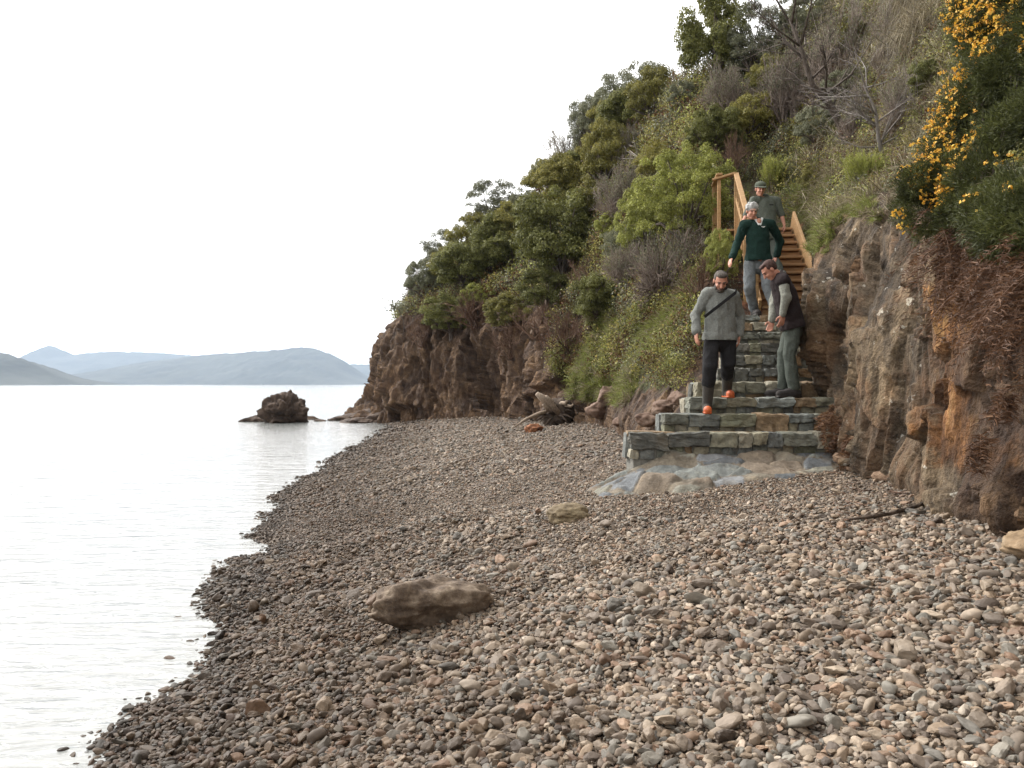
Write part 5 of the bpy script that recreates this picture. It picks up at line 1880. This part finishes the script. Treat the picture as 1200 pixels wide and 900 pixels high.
    if 'collar' in cloth:
        e = Blob(); n2 = neck.lerp(nk, .35)
        for k in range(16):
            a = k / 16 * 6.283
            p1 = n2 + side * math.cos(a) * .068 + Vector((0, 0, 1)).cross(side) * math.sin(a) * .066
            e.ell(p1 + Vector((0, 0, .012)), (side, Vector((0, 0, 1)).cross(side), (0, 0, 1)), (.02, .02, .026))
        e.build('collar', cloth['collar'], o, .008, 2)
    return o, H, sh, hp, neck, side


V3 = lambda *a: Vector(a)


def ribbon(name, pts, w, mat, parent, nrm, th=.006):
    m = Mesh()
    for a, b in zip(pts[:-1], pts[1:]):
        m.beam(a, b + (b - a).normalized() * .006, w, th, up=nrm)
    return link(name, m.mesh(name), mat, parent, smooth=False)


def people():
    GREYF = fabric('grey_fleece', (.17, .175, .16)); BLACK = fabric('black_cloth', (.02, .019, .02)); DGREEN = fabric('dark_green_wool', (.012, .03, .024))
    GREYT = fabric('grey_trousers', (.13, .14, .145)); GREENT = fabric('greygreen_trousers', (.075, .085, .072)); SHIRT = fabric('greygreen_shirt', (.1, .11, .09))
    LGREY = fabric('pale_grey_sleeve', (.2, .2, .17)); NAVY = fabric('dark_brown_vest', (.025, .018, .018)); WHITE = fabric('white_shirt', (.65, .65, .63), var=.05)
    RUB = fabric('dark_rubber', (.05, .045, .038), spec=.4); ORANGE = simple('orange_rubber', (.33, .06, .018), (.68, .15, .035), 20, .5, 0, spec=.5)
    HG = simple('grey_hair', (.03, .023, .018), (.12, .1, .085), 60, .8, .004); HW = simple('white_hair', (.2, .195, .185), (.55, .54, .52), 60, .8, .006)
    HB = simple('dark_hair', (.03, .015, .012), (.08, .04, .03), 60, .8, .004)
    CAPM = fabric('green_cap', (.09, .1, .075)); CAPB = fabric('cap_band', (.25, .26, .22)); SHOE = fabric('dark_leather', (.035, .03, .028), spec=.4)
    DN = V3(0, 0, -1)

    # 1. man in grey fleece, dark trousers, boots with orange toes
    D = 9.42
    J = dict(shL=P(829, 345, D), shR=P(859, 347, D + .03), elL=P(815, 370, D + .03), elR=P(867, 371, D + .12), wrL=P(816, 389, D - .08), wrR=P(866, 393, D + .05),
             hiL=P(834, 397, D), hiR=P(853, 397, D + .03), knL=P(832, 430, D - .12), knR=P(853, 426, D + .02), anL=V3((829 - 600) / F * 9.42, 9.45, 1.66), anR=V3((853 - 600) / F * 9.75, 9.8, 1.83),
             hdL=(-.02, -.12, -1), hdR=(-.05, -.1, -1), pnL=(1, .2, 0), pnR=(-1, .2, 0), cuL=.5, cuR=.6)
    J['toL'] = V3(J['anL'].x - .03, 9.28, 1.6); J['toR'] = V3(J['anR'].x + .0, 9.64, 1.78)
    o, H, sh, hp, neck, side = person('person', J, 'man in grey fleece with black cross strap and orange toed boots, lowest on the steps',
                                      (P(844.5, 330, D - .08), (-.1, -1, -.75), (0, -.6, 1)), SKIN,
                                      dict(hair=HG, beard=HG, trousers=BLACK, cuff=.42, boot=.62, boots=RUB, toecap=ORANGE, sole=ORANGE, collar=BLACK,
                                           tops=[dict(nm='fleece', mat=GREYF, puff=.012, hem=.0, arm=1.05)]))
    fr = V3(0, -1, 0)
    y = sh.y
    pts = []
    for k in range(13):
        q = k / 12
        px, py = 862 + (826 - 862) * q, 343 + (371 - 343) * q
        bulge = .128 + .035 * math.sin(q * math.pi)
        pts.append(P(px, py, D - bulge))
    ribbon('strap', pts, .035, BLACK, o, fr)
    pb = Mesh()
    pts2 = [pts[0], P(863, 340, D - .02), P(860, 341, D + .1)]
    ribbon('strap', pts2, .035, BLACK, o, V3(1, 0, .5))

    # 2. white haired man in dark green jersey
    D = 12.3
    J = dict(shL=P(872, 264, D), shR=P(903, 263, D + .02), elL=P(864, 285, D + .04), elR=P(914, 283, D + .14), wrL=P(857, 303, D - .12), wrR=P(910, 300, D + .2),
             hiL=P(879, 310, D), hiR=P(898, 310, D + .02), knL=P(878, 337, D - .1), knR=P(899, 334, D - .16), anL=V3(P(884, 360, 12.42).x, 12.42, 3.04), anR=V3(P(903, 360, 12.4).x, 12.02, 2.9),
             hdL=(-.35, -.5, -.7), hdR=(-.2, .2, -1), pnL=(.4, -.2, -1), pnR=(-1, 0, 0), cuL=.4, cuR=.6)
    J['toL'] = V3(J['anL'].x - .01, 12.2, 2.99); J['toR'] = V3(J['anR'].x + .02, 11.86, 2.85)
    o, H, sh, hp, neck, side = person('person', J, 'white haired man in dark green jersey over a white collar, reaching to the handrail',
                                      (P(881, 248, D - .05), (.1, -1, -.35), (.05, -.3, 1)), SKIN,
                                      dict(hair=HW, hairstyle='wavy', trousers=GREYT, boots=SHOE, tops=[dict(nm='jersey', mat=DGREEN, puff=.012, hem=-.07, arm=1.1, cuffs=.9)]))
    # open shirt collar in a V
    m = Mesh()
    n0 = neck - V3(0, .085, 0)
    for s in (-1, 1):
        m.beam(n0 + V3(s * .062, .04, .05), n0 + V3(s * .004, -.035, -.075), .035, .014, up=V3(0, -1, .3))
    link('shirt_collar', m.mesh('shirt_collar'), WHITE, o, smooth=False)
    e = Blob(); e.ell(n0 + V3(0, -.004, -.01), ((1, 0, 0), (0, 1, -.3), (0, .3, 1)), (.035, .03, .05)); e.build('neck_opening', SKIN, o, .006, 2)
    m = Mesh(); p = P(894.5, 262.5 + 3, D - .165)
    m.box(p, (.055, .004, .009), bev=.001); m.box(p + V3(0, 0, -.013), (.03, .004, .005), bev=.001)
    link('chest_emblem', m.mesh('chest_emblem'), WHITE, o, smooth=False)

    # 3. man in dark vest turned left, looking down
    D = 9.85
    J = dict(shL=P(917, 329, D - .17), shR=P(913, 328, D + .17), elL=P(921, 348, D - .23), elR=P(908, 352, D + .2), wrL=P(917, 369, D - .2), wrR=P(905, 376, D + .12),
             hiL=P(929, 383, D - .1), hiR=P(929, 383, D + .09), knL=P(925, 416, D - .1), knR=P(919, 414, D + .1), anL=V3(P(929, 0, 9.8).x, 9.76, 1.83), anR=V3(P(920, 0, 9.9).x, 9.97, 1.83),
             hdL=(-.1, 0, -1), hdR=(-.35, -.1, -1), pnL=(-.3, 1, 0), pnR=(-.3, -1, 0), cuL=.7, cuR=.5)
    J['toL'] = V3(J['anL'].x - .19, 9.71, 1.78); J['toR'] = V3(J['anR'].x - .19, 9.95, 1.78)
    person('person', J, 'man in dark vest and pale grey sleeves turned sideways looking down at the steps',
           (P(902, 317, D - .02), (-1, .1, -1.1), (-1, 0, 1)), SKIN,
           dict(hair=HB, trousers=GREENT, boots=SHOE, collar=NAVY,
                tops=[dict(nm='shirt', mat=LGREY, puff=-.022, arm=1.08, hem=-.12), dict(nm='vest', mat=NAVY, puff=.02, sleeves=False, hem=.0)]))

    # 4. man with cap
    D = 13.55
    J = dict(shL=P(884, 235, D), shR=P(910, 236, D + .02), elL=P(875, 252, D + .02), elR=P(916, 252, D + .02), wrL=P(868, 265, D - .14), wrR=P(919, 263, D - .05),
             hiL=P(891, 280, D), hiR=P(906, 280, D + .02), knL=P(891, 306, D - .12), knR=P(907, 303, D - .18), anL=V3(P(891, 0, D).x, D + .02, 3.93), anR=V3(P(907, 0, D).x, D - .32, 3.76),
             hdL=(-.3, -.5, -.8), hdR=(0, -.15, -1), pnL=(.4, 0, -1), pnR=(-1, .1, 0), cuL=.5, cuR=.5)
    for q in 'LR': J['to' + q] = J['an' + q] + V3(0, -.17, -.05)
    o, H, sh, hp, neck, side = person('person', J, 'man in green cap and grey green short sleeved shirt, highest on the stairs',
                                      (P(891, 222, D - .05), (0, -1, -.3), (0, -.25, 1)), SKIN,
                                      dict(hair=HB, cap=CAPM, band=CAPB, trousers=GREENT, boots=SHOE, collar=SHIRT,
                                           tops=[dict(nm='shirt', mat=SHIRT, puff=.006, arm=1.08, cuffs=.06)]))
    m = Mesh()
    for s in (-1,): m.box(P(904, 240, D - .15), (.07, .006, .02), bev=.002)
    link('pocket_flap', m.mesh('pocket_flap'), BLACK, o, smooth=False)


people()
